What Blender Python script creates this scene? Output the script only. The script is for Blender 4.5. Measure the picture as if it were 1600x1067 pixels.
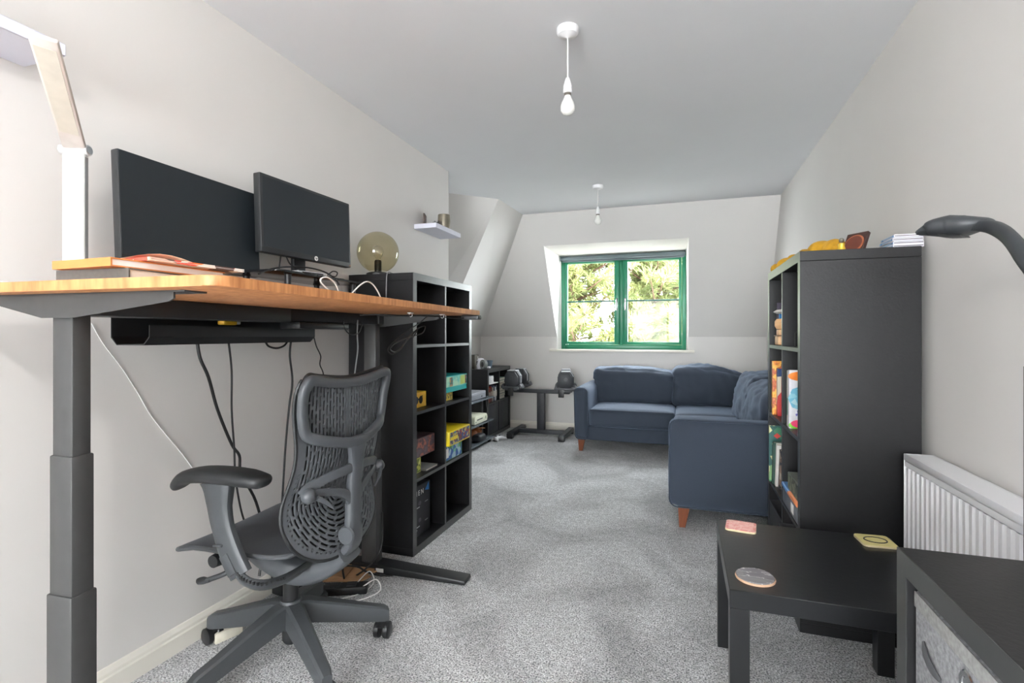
import bpy, bmesh, math, random
from math import sin, cos, pi, radians as R
from mathutils import Vector, Matrix, noise
for o in list(bpy.data.objects): bpy.data.objects.remove(o)
sc = bpy.context.scene
COL = sc.collection
random.seed(7)

# ------------------------------------------------------------------ camera, sky, light, exposure
EYE = 1.143                       # camera height
YAW = math.atan2(266, 800)        # the camera looks this far left of the room's axis
cam = bpy.data.cameras.new('camera'); cam.sensor_width = 36; cam.lens = 18.0; cam.shift_y = -10.5/1600
cam.clip_start = .02; cam.clip_end = 200
co = bpy.data.objects.new('camera', cam); COL.objects.link(co)
co.location = (0, 0, EYE); co.rotation_euler = (pi/2, 0, YAW); sc.camera = co

w = bpy.data.worlds.new('overcast_sky'); sc.world = w; w.use_nodes = True
bg = w.node_tree.nodes['Background']; bg.inputs[0].default_value = (.93, .97, 1, 1); bg.inputs[1].default_value = 32.0

def area(name, loc, rot, sx, sy, watts, col=(1, 1, 1)):
    l = bpy.data.lights.new(name, 'AREA'); l.shape = 'RECTANGLE'; l.size = sx; l.size_y = sy; l.energy = watts; l.color = col
    o = bpy.data.objects.new(name, l); COL.objects.link(o); o.location = loc; o.rotation_euler = rot
    return o
# added fill light, set in an invented window opening behind the camera
area('rear_fill', (-.44, -4.95, 1.28), (R(90), 0, 0), 2.2, 1.9, 62, (1, .985, .97))
# sky portal in the green window
po = area('sky_portal', (-.67, 6.16, 1.53), (R(-90), 0, 0), 1.4, 1.08, 1); po.data.cycles.is_portal = True
vs = sc.view_settings; vs.view_transform = 'Standard'; vs.look = 'None'; vs.gamma = 1; vs.use_curve_mapping = False
vs.exposure = 0.08
try:
    sc.cycles.max_bounces = 10; sc.cycles.diffuse_bounces = 6; sc.cycles.transparent_max_bounces = 12
except Exception: pass

# ------------------------------------------------------------------ materials
def lin(c):
    c = c/255.0
    return c/12.92 if c <= .04045 else ((c+.055)/1.055)**2.4
def L(rgb): return (lin(rgb[0]), lin(rgb[1]), lin(rgb[2]), 1)
MATS = {}
def M(name, rgb, rough=.5, var=.06, scale=30, bump=0, bscale=200, metal=0, spec=.5, stretch=None, rgb2=None, sheen=0, alpha=None):
    if name in MATS: return MATS[name]
    m = bpy.data.materials.new(name); m.use_nodes = True; MATS[name] = m
    nt = m.node_tree; N = nt.nodes; K = nt.links; b = N['Principled BSDF']
    b.inputs['Roughness'].default_value = rough; b.inputs['Metallic'].default_value = metal
    b.inputs['Specular IOR Level'].default_value = spec
    if sheen: b.inputs['Sheen Weight'].default_value = sheen; b.inputs['Sheen Tint'].default_value = tuple(min(1, v/max(L(rgb)[:3])*.8+.15) for v in L(rgb)[:3])+(1,)
    tc = N.new('ShaderNodeTexCoord'); mp = N.new('ShaderNodeMapping'); K.new(tc.outputs['Object'], mp.inputs[0])
    if stretch: mp.inputs['Scale'].default_value = stretch
    nz = N.new('ShaderNodeTexNoise'); nz.inputs['Scale'].default_value = scale; nz.inputs['Detail'].default_value = 3
    K.new(mp.outputs[0], nz.inputs['Vector'])
    mx = N.new('ShaderNodeMix'); mx.data_type = 'RGBA'; c = L(rgb)
    if rgb2: a_, b_ = c, L(rgb2)
    else:
        a_ = tuple(max(0, v*(1-var)) for v in c[:3])+(1,); b_ = tuple(min(1, v*(1+var)) for v in c[:3])+(1,)
    mx.inputs[6].default_value = a_; mx.inputs[7].default_value = b_
    rp = N.new('ShaderNodeMapRange'); rp.inputs[1].default_value = .3; rp.inputs[2].default_value = .7
    K.new(nz.outputs['Fac'], rp.inputs[0]); K.new(rp.outputs[0], mx.inputs[0]); K.new(mx.outputs[2], b.inputs['Base Color'])
    if bump:
        n2 = N.new('ShaderNodeTexNoise'); n2.inputs['Scale'].default_value = bscale; n2.inputs['Detail'].default_value = 2
        K.new(mp.outputs[0], n2.inputs['Vector'])
        bp = N.new('ShaderNodeBump'); bp.inputs['Strength'].default_value = bump; bp.inputs['Distance'].default_value = .01
        K.new(n2.outputs['Fac'], bp.inputs['Height']); K.new(bp.outputs[0], b.inputs['Normal'])
    return m
def print_mat(name, cols, scale=25, kind='VORONOI', rough=.4):
    """printed cover art: patches of several colours"""
    if name in MATS: return MATS[name]
    m = bpy.data.materials.new(name); m.use_nodes = True; MATS[name] = m
    nt = m.node_tree; N = nt.nodes; K = nt.links; b = N['Principled BSDF']; b.inputs['Roughness'].default_value = rough
    tc = N.new('ShaderNodeTexCoord')
    if kind == 'VORONOI':
        t = N.new('ShaderNodeTexVoronoi'); t.inputs['Scale'].default_value = scale; out = t.outputs['Color']
    else:
        t = N.new('ShaderNodeTexNoise'); t.inputs['Scale'].default_value = scale; t.inputs['Detail'].default_value = 4; out = t.outputs['Fac']
    K.new(tc.outputs['Object'], t.inputs['Vector'])
    cr = N.new('ShaderNodeValToRGB'); cr.color_ramp.interpolation = 'CONSTANT' if kind == 'VORONOI' else 'LINEAR'
    el = cr.color_ramp.elements; n = len(cols)
    lo, hi = (0, 1) if kind == 'VORONOI' else (.32, .68)
    el[0].position = lo; el[0].color = L(cols[0]); el[1].position = lo+(hi-lo)*(n-1)/n; el[1].color = L(cols[-1])
    for i in range(1, n-1):
        e = el.new(lo+(hi-lo)*i/n); e.color = L(cols[i])
    K.new(out, cr.inputs[0]); K.new(cr.outputs[0], b.inputs['Base Color'])
    return m
def glassy(name, tint, gloss=.12, rough=.0):
    if name in MATS: return MATS[name]
    m = bpy.data.materials.new(name); m.use_nodes = True; MATS[name] = m
    nt = m.node_tree; N = nt.nodes; K = nt.links; N.remove(N['Principled BSDF']); out = N['Material Output']
    t = N.new('ShaderNodeBsdfTransparent'); t.inputs[0].default_value = (*tint, 1)
    g = N.new('ShaderNodeBsdfGlossy'); g.inputs['Roughness'].default_value = rough
    fr = N.new('ShaderNodeLayerWeight'); fr.inputs[0].default_value = .5
    pw = N.new('ShaderNodeMath'); pw.operation = 'POWER'; pw.inputs[1].default_value = 3; K.new(fr.outputs['Facing'], pw.inputs[0])
    ml = N.new('ShaderNodeMath'); ml.operation = 'MULTIPLY_ADD'; ml.inputs[1].default_value = gloss*2.2; ml.inputs[2].default_value = gloss*.25; K.new(pw.outputs[0], ml.inputs[0])
    mx = N.new('ShaderNodeMixShader'); K.new(ml.outputs[0], mx.inputs[0]); K.new(t.outputs[0], mx.inputs[1]); K.new(g.outputs[0], mx.inputs[2])
    K.new(mx.outputs[0], out.inputs['Surface'])
    return m

WALL = M('wall_paint', (217, 214, 211), .85, .012, 3, .02, 300)
CEIL = M('ceiling_paint', (233, 234, 237), .9, .01, 3)
TRIM = M('trim_gloss', (236, 232, 222), .4, .02, 6)
WHITE = M('white_plastic', (236, 236, 238), .35, .02, 10)
SHELFW = M('shelf_white', (218, 219, 232), .45, .02, 10)
RADW = M('radiator_enamel', (238, 239, 242), .3, .01, 10)
BLK = M('black_foil', (24, 24, 26), .42, .10, 40, .05, 120, stretch=(1, 1, 1), spec=.35)
BLKE = M('black_foil_sheen', (56, 58, 58), .32, .06, 40, spec=.6)  # same foil as the panels, its grazing reflection put into a lighter colour
LACK = M('table_foil', (26, 27, 29), .3, .3, 9, .02, 60, spec=.45)
CHAIR = M('chair_graphite', (62, 65, 68), .42, .05, 60, .12, 900)
CHAIRL = M('chair_frame_grey', (74, 77, 81), .42, .04, 50)
CHAIRD = M('chair_dark_rubber', (28, 30, 32), .5, .06, 60)
SEATM = M('seat_weave', (26, 28, 32), .5, .15, 500, .2, 900, sheen=.1)
STEEL = M('desk_steel', (60, 60, 60), .45, .05, 50, .08, 700)
STEELD = M('desk_steel_dark', (28, 29, 31), .45, .05, 50, .05, 700)
BAMB = M('bamboo', (164, 102, 58), .5, .0, 5, 0, stretch=(9, 16, 2), rgb2=(206, 144, 92))
BLACKP = M('black_plastic', (26, 27, 29), .4, .1, 40)
SCREEN = M('screen_panel', (32, 38, 43), .38, .04, 30, spec=.4)
CHROME = M('chrome', (200, 202, 205), .2, .02, 20, metal=1)
ALU = M('brushed_aluminium', (214, 216, 218), .35, .03, 40, metal=.55)
SOFA = M('sofa_fabric', (45, 54, 67), .85, .10, 350, .25, 700, sheen=.3)
WALNUT = M('sofa_leg_wood', (116, 64, 40), .4, .15, 20, stretch=(8, 8, 1))
GREEN = M('green_paint', (22, 122, 88), .35, .05, 8)
BLIND = M('blind_grey', (100, 112, 118), .6, .04, 20)
IRON = M('matte_iron', (44, 47, 52), .5, .08, 50)
IRONL = M('plate_edge_grey', (150, 152, 156), .5, .08, 40)
CABLE = M('cable_black', (20, 20, 21), .5, .05, 40)
CABLEW = M('cable_white', (228, 228, 226), .5, .03, 40)
CABLEG = M('cable_grey', (120, 122, 124), .5, .03, 40)
PAGES = M('paper_pages', (226, 218, 204), .8, .06, 90, stretch=(1, 1, 12))
PAPERW = M('white_paper', (236, 234, 230), .7, .02, 20)
FELT = M('grey_felt', (120, 122, 126), .95, .28, 120, .3, 300, rgb2=(165, 167, 170))
CARD = M('cardboard', (176, 136, 98), .8, .08, 30)
WOOD = M('pale_wood', (226, 180, 132), .5, .08, 20, stretch=(1, 1, 6))
GLASS = glassy('window_glass', (.97, .98, .98), .03)
AMBER = glassy('smoked_glass', (.80, .76, .62), .22)
BULBG = M('frosted_bulb', (240, 240, 236), .25, .01, 10)

# carpet: heathered pile with brushed lighter and darker tracks
def carpet():
    m = bpy.data.materials.new('carpet'); m.use_nodes = True; nt = m.node_tree; N = nt.nodes; K = nt.links
    b = N['Principled BSDF']; b.inputs['Roughness'].default_value = .95; b.inputs['Sheen Weight'].default_value = .2; b.inputs['Specular IOR Level'].default_value = .1
    tc = N.new('ShaderNodeTexCoord')
    def nz(s, d=3):
        n = N.new('ShaderNodeTexNoise'); n.inputs['Scale'].default_value = s; n.inputs['Detail'].default_value = d
        K.new(tc.outputs['Object'], n.inputs['Vector']); return n
    fine = nz(170, 4); mid = nz(38, 3); big = nz(1.6, 4); big.inputs['Distortion'].default_value = 1.2
    r1 = N.new('ShaderNodeValToRGB'); e = r1.color_ramp.elements
    e[0].position = .34; e[0].color = L((88, 91, 95)); e[1].position = .60; e[1].color = L((232, 232, 233))
    K.new(fine.outputs['Fac'], r1.inputs[0])
    def mul(a, n, lo, hi, p0, p1):
        rp = N.new('ShaderNodeMapRange'); rp.inputs[1].default_value = p0; rp.inputs[2].default_value = p1; rp.inputs[3].default_value = lo; rp.inputs[4].default_value = hi
        K.new(n.outputs['Fac'], rp.inputs[0])
        mx = N.new('ShaderNodeMix'); mx.data_type = 'RGBA'; mx.blend_type = 'MULTIPLY'; mx.inputs[0].default_value = 1
        K.new(a, mx.inputs[6]); K.new(rp.outputs[0], mx.inputs[7]); return mx.outputs[2]
    c = mul(r1.outputs[0], mid, .78, 1.18, .3, .7); c = mul(c, big, .72, 1.12, .36, .60)
    K.new(c, b.inputs['Base Color'])
    bp = N.new('ShaderNodeBump'); bp.inputs['Strength'].default_value = .7; bp.inputs['Distance'].default_value = .012
    K.new(fine.outputs['Fac'], bp.inputs['Height']); K.new(bp.outputs[0], b.inputs['Normal'])
    return m
CARPET = carpet()

# ------------------------------------------------------------------ mesh helpers
def catmull(pts, sub=6, closed=False):
    P = [Vector(p) for p in pts]; n = len(P); out = []
    if n < 3 and not closed: return P
    for i in range(n if closed else n-1):
        if closed: p0, p1, p2, p3 = P[(i-1) % n], P[i], P[(i+1) % n], P[(i+2) % n]
        else: p0, p1, p2, p3 = P[max(i-1, 0)], P[i], P[i+1], P[min(i+2, n-1)]
        for k in range(sub):
            t = k/sub
            out.append(.5*((2*p1)+(p2-p0)*t+(2*p0-5*p1+4*p2-p3)*t*t+(3*p1-p0-3*p2+p3)*t**3))
    if not closed: out.append(P[-1])
    return out
class MB:
    def __init__(s): s.bm = bmesh.new()
    def box(s, x0, x1, y0, y1, z0, z1, bev=.0, seg=2, mat=None):
        m = Matrix.Translation(((x0+x1)/2, (y0+y1)/2, (z0+z1)/2)) @ Matrix.Diagonal((abs(x1-x0), abs(y1-y0), abs(z1-z0), 1))
        if mat: m = mat @ m
        v = bmesh.ops.create_cube(s.bm, size=1, matrix=m)['verts']
        if bev:
            e = list({e for q in v for e in q.link_edges})
            bmesh.ops.bevel(s.bm, geom=v+e, offset=min(bev, .45*min(abs(x1-x0), abs(y1-y0), abs(z1-z0))), segments=seg, affect='EDGES', profile=.5)
        return s
    def ring_mesh(s, rings, closed=False, cap=True):
        V = [[s.bm.verts.new(p) for p in r] for r in rings]; n = len(V[0])
        for i in range(len(V) if closed else len(V)-1):
            a, b = V[i], V[(i+1) % len(V)]
            for k in range(n): s.bm.faces.new((a[k], a[(k+1) % n], b[(k+1) % n], b[k]))
        if cap and not closed:
            s.bm.faces.new(list(reversed(V[0]))); s.bm.faces.new(V[-1])
        return s
    def tube(s, pts, r, seg=8, closed=False, ref=None, sub=0, flat=1.0, n_exp=2.0):
        """sweep; r number or list (radius or (a,b)); superellipse section"""
        P = [Vector(p) for p in pts]
        if isinstance(r, list): r = [q if isinstance(q, tuple) else (q, q*flat) for q in r]
        if sub:
            k = len(P); P2 = catmull(P, sub, closed)
            if isinstance(r, (list, tuple)) :
                rr = []
                for i in range(len(P2)):
                    t = i/sub; a = min(int(t), k-1); b = (a+1) % k if closed else min(a+1, k-1); f = t-int(t)
                    ra, rb = r[a], r[b]
                    rr.append(tuple(x*(1-f)+y*f for x, y in zip(ra, rb)) if isinstance(ra, tuple) else ra*(1-f)+rb*f)
                r = rr
            P = P2
        n = len(P); rings = []; up = Vector(ref) if ref else None; prev = None
        for i in range(n):
            if closed: t = P[(i+1) % n]-P[(i-1) % n]
            else: t = P[min(i+1, n-1)]-P[max(i-1, 0)]
            t = t.normalized() if t.length > 1e-9 else Vector((0, 0, 1))
            if up is not None:
                u = (up-t*up.dot(t))
                if u.length < 1e-4: u = t.orthogonal()
            elif prev is None: u = t.orthogonal()
            else: u = prev-t*prev.dot(t)
            u.normalize(); prev = u; v = t.cross(u)
            ri = r[i] if isinstance(r, list) else r
            ra, rb = ri if isinstance(ri, tuple) else (ri, ri*flat)
            ring = []
            for k in range(seg):
                a = 2*pi*k/seg; c_, s_ = cos(a), sin(a)
                if n_exp != 2.0:
                    c_ = math.copysign(abs(c_)**(2/n_exp), c_); s_ = math.copysign(abs(s_)**(2/n_exp), s_)
                ring.append(P[i]+u*(ra*c_)+v*(rb*s_))
            rings.append(ring)
        return s.ring_mesh(rings, closed)
    def cyl(s, p0, p1, r0, r1=None, seg=20):
        return s.tube([p0, p1], [r0, r0 if r1 is None else r1], seg)
    def lathe(s, prof, c=(0, 0, 0), seg=28, mat=None):
        rings = []
        for (r, z) in prof:
            ring = []
            for k in range(seg):
                a = 2*pi*k/seg; p = Vector((c[0]+max(r, 1e-4)*cos(a), c[1]+max(r, 1e-4)*sin(a), c[2]+z))
                ring.append(mat @ p if mat else p)
            rings.append(ring)
        return s.ring_mesh(rings)
    def prism(s, poly, lo, hi, axis='z', bev=0):
        f = {'z': lambda a, b, c: (a, b, c), 'y': lambda a, b, c: (a, c, b), 'x': lambda a, b, c: (c, a, b)}[axis]
        A = [s.bm.verts.new(f(a, b, lo)) for a, b in poly]; B = [s.bm.verts.new(f(a, b, hi)) for a, b in poly]; n = len(poly)
        s.bm.faces.new(A); s.bm.faces.new(list(reversed(B)))
        for k in range(n): s.bm.faces.new((A[k], B[k], B[(k+1) % n], A[(k+1) % n]))
        if bev:
            e = list({e for q in A+B for e in q.link_edges}); bmesh.ops.bevel(s.bm, geom=A+B+e, offset=bev, segments=2, affect='EDGES', profile=.5)
        return s
    def sphere(s, c, r, seg=20, ry=None, rz=None):
        m = Matrix.Translation(c) @ Matrix.Diagonal((r, ry or r, rz or r, 1))
        bmesh.ops.create_uvsphere(s.bm, u_segments=seg, v_segments=max(8, seg*2//3), radius=1, matrix=m); return s
    def poly(s, pts):
        s.bm.faces.new([s.bm.verts.new(p) for p in pts]); return s
    def build(s, name, mat, parent=None, smooth=True, ang=38):
        bmesh.ops.recalc_face_normals(s.bm, faces=s.bm.faces)
        me = bpy.data.meshes.new(name); s.bm.to_mesh(me); s.bm.free()
        if smooth:
            me.shade_smooth(); me.set_sharp_from_angle(angle=R(ang))
        me.materials.append(mat)
        return link(name, me, parent)
def link(name, me, parent=None):
    o = bpy.data.objects.new(name, me); COL.objects.link(o)
    if parent is not None: o.parent = parent
    return o
def tag(o, label, cat, group=None, kind=None):
    o['label'] = label; o['category'] = cat
    if group: o['group'] = group
    if kind: o['kind'] = kind
    return o
def thing(name, label, cat, loc=(0, 0, 0), rotz=0, group=None, kind=None):
    o = bpy.data.objects.new(name, None); COL.objects.link(o); o.empty_display_size = .05
    o.location = loc; o.rotation_euler = (0, 0, rotz)
    return tag(o, label, cat, group, kind)
def copy_tree(o, parent=None):
    c = o.copy(); COL.objects.link(c)
    if parent is not None: c.parent = parent
    for ch in list(o.children): copy_tree(ch, c)
    return c
def text(name, body, size, mat, parent, loc, rot, shear=0, space=1.0, ext=.0004):
    cu = bpy.data.curves.new(name, 'FONT'); cu.body = body; cu.size = size; cu.extrude = ext; cu.align_x = 'CENTER'; cu.align_y = 'CENTER'; cu.shear = shear; cu.space_character = space
    tmp = bpy.data.objects.new(name+'_tmp', cu); COL.objects.link(tmp)
    me = bpy.data.meshes.new_from_object(tmp.evaluated_get(bpy.context.evaluated_depsgraph_get())); bpy.data.objects.remove(tmp)
    me.materials.clear(); me.materials.append(mat)
    o = link(name, me, parent); o.location = loc; o.rotation_euler = rot; return o
def struct(o, label, cat): return tag(o, label, cat, None, 'structure')
# room point seen at photo pixel (u, v) on a plane of the room
_c, _s = cos(YAW), sin(YAW)
def at(u, v, X=None, Y=None, Z=None):
    q = (u-800)/800; t = (523-v)/800
    dx, dy = q*_c-_s, q*_s+_c
    D = X/dx if X is not None else Y/dy if Y is not None else (Z-EYE)/t
    return Vector((dx*D, dy*D, EYE+t*D))

# ------------------------------------------------------------------ the room
XL, XR, YB, ZC = -1.735, .853, 6.015, 2.418      # left wall, right wall, window wall, ceiling
YR = -5.0                                        # wall behind the camera
YS = 5.19                                        # where the sloped ceiling starts
ZK = 1.12                                        # top of the knee wall
XK = -2.42                                       # knee wall of the recess on the left
YC = 3.645                                       # corner where the left wall ends
m = MB(); m.box(-2.9, XR+.15, YR-.15, YB+.2, -.12, 0); struct(m.build('floor', CARPET, smooth=False), 'grey heathered carpet covering the whole floor', 'floor')
m = MB(); m.box(-2.9, XR+.15, YR-.15, YS+.02, ZC, ZC+.1)
struct(m.build('ceiling', CEIL, smooth=False), 'flat white painted ceiling with two pendant bulbs', 'ceiling')
m = MB(); m.box(XL-.12, XL, YR-.1, YC, 0, ZC); struct(m.build('wall_left', WALL, smooth=False), 'long white wall behind the standing desk', 'wall')
m = MB(); m.box(-2.9, XL-.12, YC-.12, YC, 0, ZC); struct(m.build('wall_recess', WALL, smooth=False), 'white return wall at the end of the desk wall', 'wall')
m = MB(); m.box(XR, XR+.12, YR-.1, YB+.15, 0, ZC); struct(m.build('wall_right', WALL, smooth=False), 'white wall behind the radiator and sofa', 'wall')
# window wall: knee wall + slope, with a splayed opening for the window
WX0, WX1, WZ0, WZ1, WY = -1.385, .041, .972, 2.08, 6.06
OX0, OX1, OZ1 = -1.428, .062, 2.108              # opening on the slope
def slopeY(z): return YB-.0-(YB-YS)*(z-ZK)/(ZC-ZK)
m = MB()
yo = slopeY(OZ1)
def face(*p): m.poly(p)
k = (XK-.1, XR+.02)
face((k[0], YB, 0), (k[1], YB, 0), (k[1], YB, WZ0), (k[0], YB, WZ0))
face((k[0], YB, WZ0), (OX0, YB, WZ0), (OX0, YB, ZK), (k[0], YB, ZK))
face((OX1, YB, WZ0), (k[1], YB, WZ0), (k[1], YB, ZK), (OX1, YB, ZK))
face((k[0], YB, ZK), (OX0, YB, ZK), (OX0, yo, OZ1), (k[0], yo, OZ1))
face((OX1, YB, ZK), (k[1], YB, ZK), (k[1], yo, OZ1), (OX1, yo, OZ1))
face((k[0], yo, OZ1), (k[1], yo, OZ1), (k[1], YS, ZC), (k[0], YS, ZC))
# reveals
face((OX0, YB, WZ0), (OX0, YB, ZK), (WX0, WY, ZK), (WX0, WY, WZ0))
face((OX0, YB, ZK), (OX0, yo, OZ1), (WX0, WY, WZ1), (WX0, WY, ZK))
face((OX1, YB, WZ0), (OX1, YB, ZK), (WX1, WY, ZK), (WX1, WY, WZ0))
face((OX1, YB, ZK), (OX1, yo, OZ1), (WX1, WY, WZ1), (WX1, WY, ZK))
face((OX0, yo, OZ1), (OX1, yo, OZ1), (WX1, WY, WZ1), (WX0, WY, WZ1))
face((OX0, YB, WZ0), (OX1, YB, WZ0), (WX1, WY, WZ0), (WX0, WY, WZ0))
bmesh.ops.remove_doubles(m.bm, verts=m.bm.verts, dist=.0005)
struct(m.build('wall_back', WALL, smooth=False), 'white window wall with low knee wall and sloping upper part', 'wall')
# outer shell of the window wall, so no daylight leaks in around the opening
m = MB(); m.box(-2.9, WX0, YB+.06, YB+.2, -.1, 2.6); m.box(WX1, XR+.12, YB+.06, YB+.2, -.1, 2.6)
m.box(WX0, WX1, YB+.06, YB+.2, -.1, WZ0); m.box(WX0, WX1, YB+.06, YB+.2, WZ1, 2.6); m.box(-2.9, XR+.12, YS, YB+.2, ZC+.02, ZC+.2)
struct(m.build('wall_outer', M('outer_brick', (150, 96, 76), .9, .2, 20), smooth=False), 'outer leaf of the window wall around the green window', 'wall')
# recess on the left: knee wall, bright slope, shaded cheek
m = MB()
eT, eB = (-1.638, 4.526, ZC), (-2.40, 4.88, ZK)
m.poly([(XK, 4.88, 0), (XK, YB, 0), (XK, YB, ZK), (XK, 4.88, ZK)])
m.poly([eT, (-1.606, YS, ZC), (XK, YB, ZK), (XK, 4.885, ZK)])
struct(m.build('wall_slope', WALL, smooth=False), 'bright sloping wall left of the window above the small cube shelf', 'wall')
m = MB()
m.poly([eT, (-2.62, 3.617, ZC), (-2.62, 4.66, ZK), (XK, 4.885, ZK)])
m.poly([(XK, 4.885, ZK), (-2.62, 4.66, ZK), (-2.62, 4.66, 0), (XK, 4.885, 0)])
m.poly([(-2.62, 3.617, ZC), (-2.62, 3.5, ZC), (-2.62, 3.5, 0), (-2.62, 4.66, 0), (-2.62, 4.66, ZK)])
struct(m.build('wall_cheek', WALL, smooth=False), 'shaded angled wall of the recess above the tall cube shelf', 'wall')
# shell outside the recess
m = MB(); m.box(-2.95, -2.85, 3.4, 6.2, -.1, 2.6); struct(m.build('wall_outer_side', MATS['outer_brick'], smooth=False), 'outer side wall beyond the recess', 'wall')
# wall behind the camera pierced by an invented opening for the fill light
m = MB(); wx0, wx1, wz0, wz1 = -1.6, .72, .3, 2.3
m.box(-2.0, wx0, YR-.12, YR, 0, ZC); m.box(wx1, XR+.1, YR-.12, YR, 0, ZC); m.box(wx0, wx1, YR-.12, YR, 0, wz0); m.box(wx0, wx1, YR-.12, YR, wz1, ZC)
struct(m.build('wall_rear', WALL, smooth=False), 'white wall behind the camera with an added window opening', 'wall')
m = MB()
for x in (wx0, (wx0+wx1)/2-.03, wx1-.06): m.box(x, x+.06, YR-.1, YR-.05, wz0, wz1)
for z in (wz0, wz1-.06): m.box(wx0+.06, wx1-.06, YR-.1, YR-.05, z, z+.06)
struct(m.build('added_window', GREEN, smooth=False), 'added green window frame out of view behind the camera', 'window')  # unseen frame, invented to hold the rear fill light
# baseboards: stepped section swept along the wall
def skirting(name, p0, p1, nrm, label):
    d = Vector(p1)-Vector(p0); L_ = d.length; d.normalize(); n = Vector(nrm)
    prof = [(0, 0), (.016, 0), (.016, .058), (.010, .062), (.010, .072), (.004, .088), (0, .09)]
    m = MB(); m.ring_mesh([[Vector(p)+n*a+Vector((0, 0, b)) for a, b in prof] for p in (p0, p1)])
    return struct(m.build(name, TRIM, ang=20), label, 'baseboard')
skirting('baseboard_left', (XL, YR, 0), (XL, YC, 0), (1, 0, 0), 'cream skirting board under the desk wall')
skirting('baseboard_back', (XK, YB, 0), (XR, YB, 0), (0, -1, 0), 'cream skirting board below the window wall')
skirting('baseboard_right', (XR, YR, 0), (XR, YB, 0), (-1, 0, 0), 'cream skirting board along the radiator wall')
# window sill
m = MB(); m.box(-1.51, .128, 5.955, 6.06, .945, .972, .004); struct(m.build('trim_1', TRIM), 'thin white window sill board', 'sill')

# ------------------------------------------------------------------ the green window
W = thing('window_1', 'green double casement window with silver handles and grey roller blind', 'window', (0, WY, 0), 0, None, 'structure')
m = MB(); f = .045
m.box(WX0, WX0+f, -.005, .06, WZ0, WZ1, .004); m.box(WX1-f, WX1, -.005, .06, WZ0, WZ1, .004)
m.box(WX0+f, WX1-f, -.005, .06, WZ0, WZ0+f+.01, .004); m.box(WX0+f, WX1-f, -.005, .06, WZ1-f, WZ1, .004)
xm = (WX0+WX1)/2-.004
m.box(xm-.02, xm+.02, 0, .06, WZ0+f, WZ1-f, .003); m.build('frame', GREEN, W)
for sx0, sx1, hx in ((WX0+f+.002, xm-.021, 1), (xm+.021, WX1-f-.002, -1)):
    z0, z1 = WZ0+f+.012, WZ1-f-.002; b = .042
    m = MB(); bl = b if hx < 0 else .032; br = b if hx > 0 else .032
    bl, br = (.03, .056) if hx > 0 else (.056, .03)
    m.box(sx0, sx0+bl, -.012, .04, z0, z1, .004); m.box(sx1-br, sx1, -.012, .04, z0, z1, .004)
    m.box(sx0+bl, sx1-br, -.012, .04, z0, z0+b-.01, .004); m.box(sx0+bl, sx1-br, -.012, .04, z1-b, z1, .004)
    S = m.build('sash', GREEN, W)
    m = MB(); m.box(sx0+bl, sx1-br, .006, .022, z0+.50, z0+.518, .003); m.build('glazing_bar', M('bar_green', (30, 92, 84), .4), S)
    m = MB(); m.box(sx0+bl-.004, sx1-br+.004, .012, .016, z0+b-.014, z1-b+.004); m.build('pane', GLASS, S, False)
    hxc = sx1-.026 if hx > 0 else sx0+.026
    m = MB(); m.box(hxc-.012, hxc+.012, -.022, -.012, z0+.40, z0+.54, .004); m.tube([(hxc, -.022, z0+.515), (hxc, -.05, z0+.515), (hxc, -.052, z0+.47), (hxc, -.05, z0+.40)], .008, 8, sub=4)
    m.build('handle', CHROME, S)
m = MB(); m.cyl((WX0+.012, -.06, WZ1-.03), (WX1-.012, -.06, WZ1-.03), .024, seg=20); m.box(WX0+.006, WX0+.012, -.09, -.012, WZ1-.06, WZ1-.004); m.box(WX1-.012, WX1-.006, -.09, -.012, WZ1-.06, WZ1-.004)
m.box(WX0+.02, WX1-.02, -.040, -.037, WZ1-.062, WZ1-.03); m.box(WX0+.02, WX1-.02, -.046, -.032, WZ1-.072, WZ1-.058, .003)
m.build('roller_blind', BLIND, W)
m = MB(); m.tube([(WX0+.004, -.062, WZ1-.04), (WX0+.006, -.066, WZ1-.3), (WX0+.01, -.064, WZ1-.52), (WX0-.008, -.07, WZ1-.56), (WX0-.006, -.075, WZ1-.3), (WX0, -.072, WZ1-.04)], .0025, 6, sub=5); m.build('blind_cord', CABLEW, W)

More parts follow.
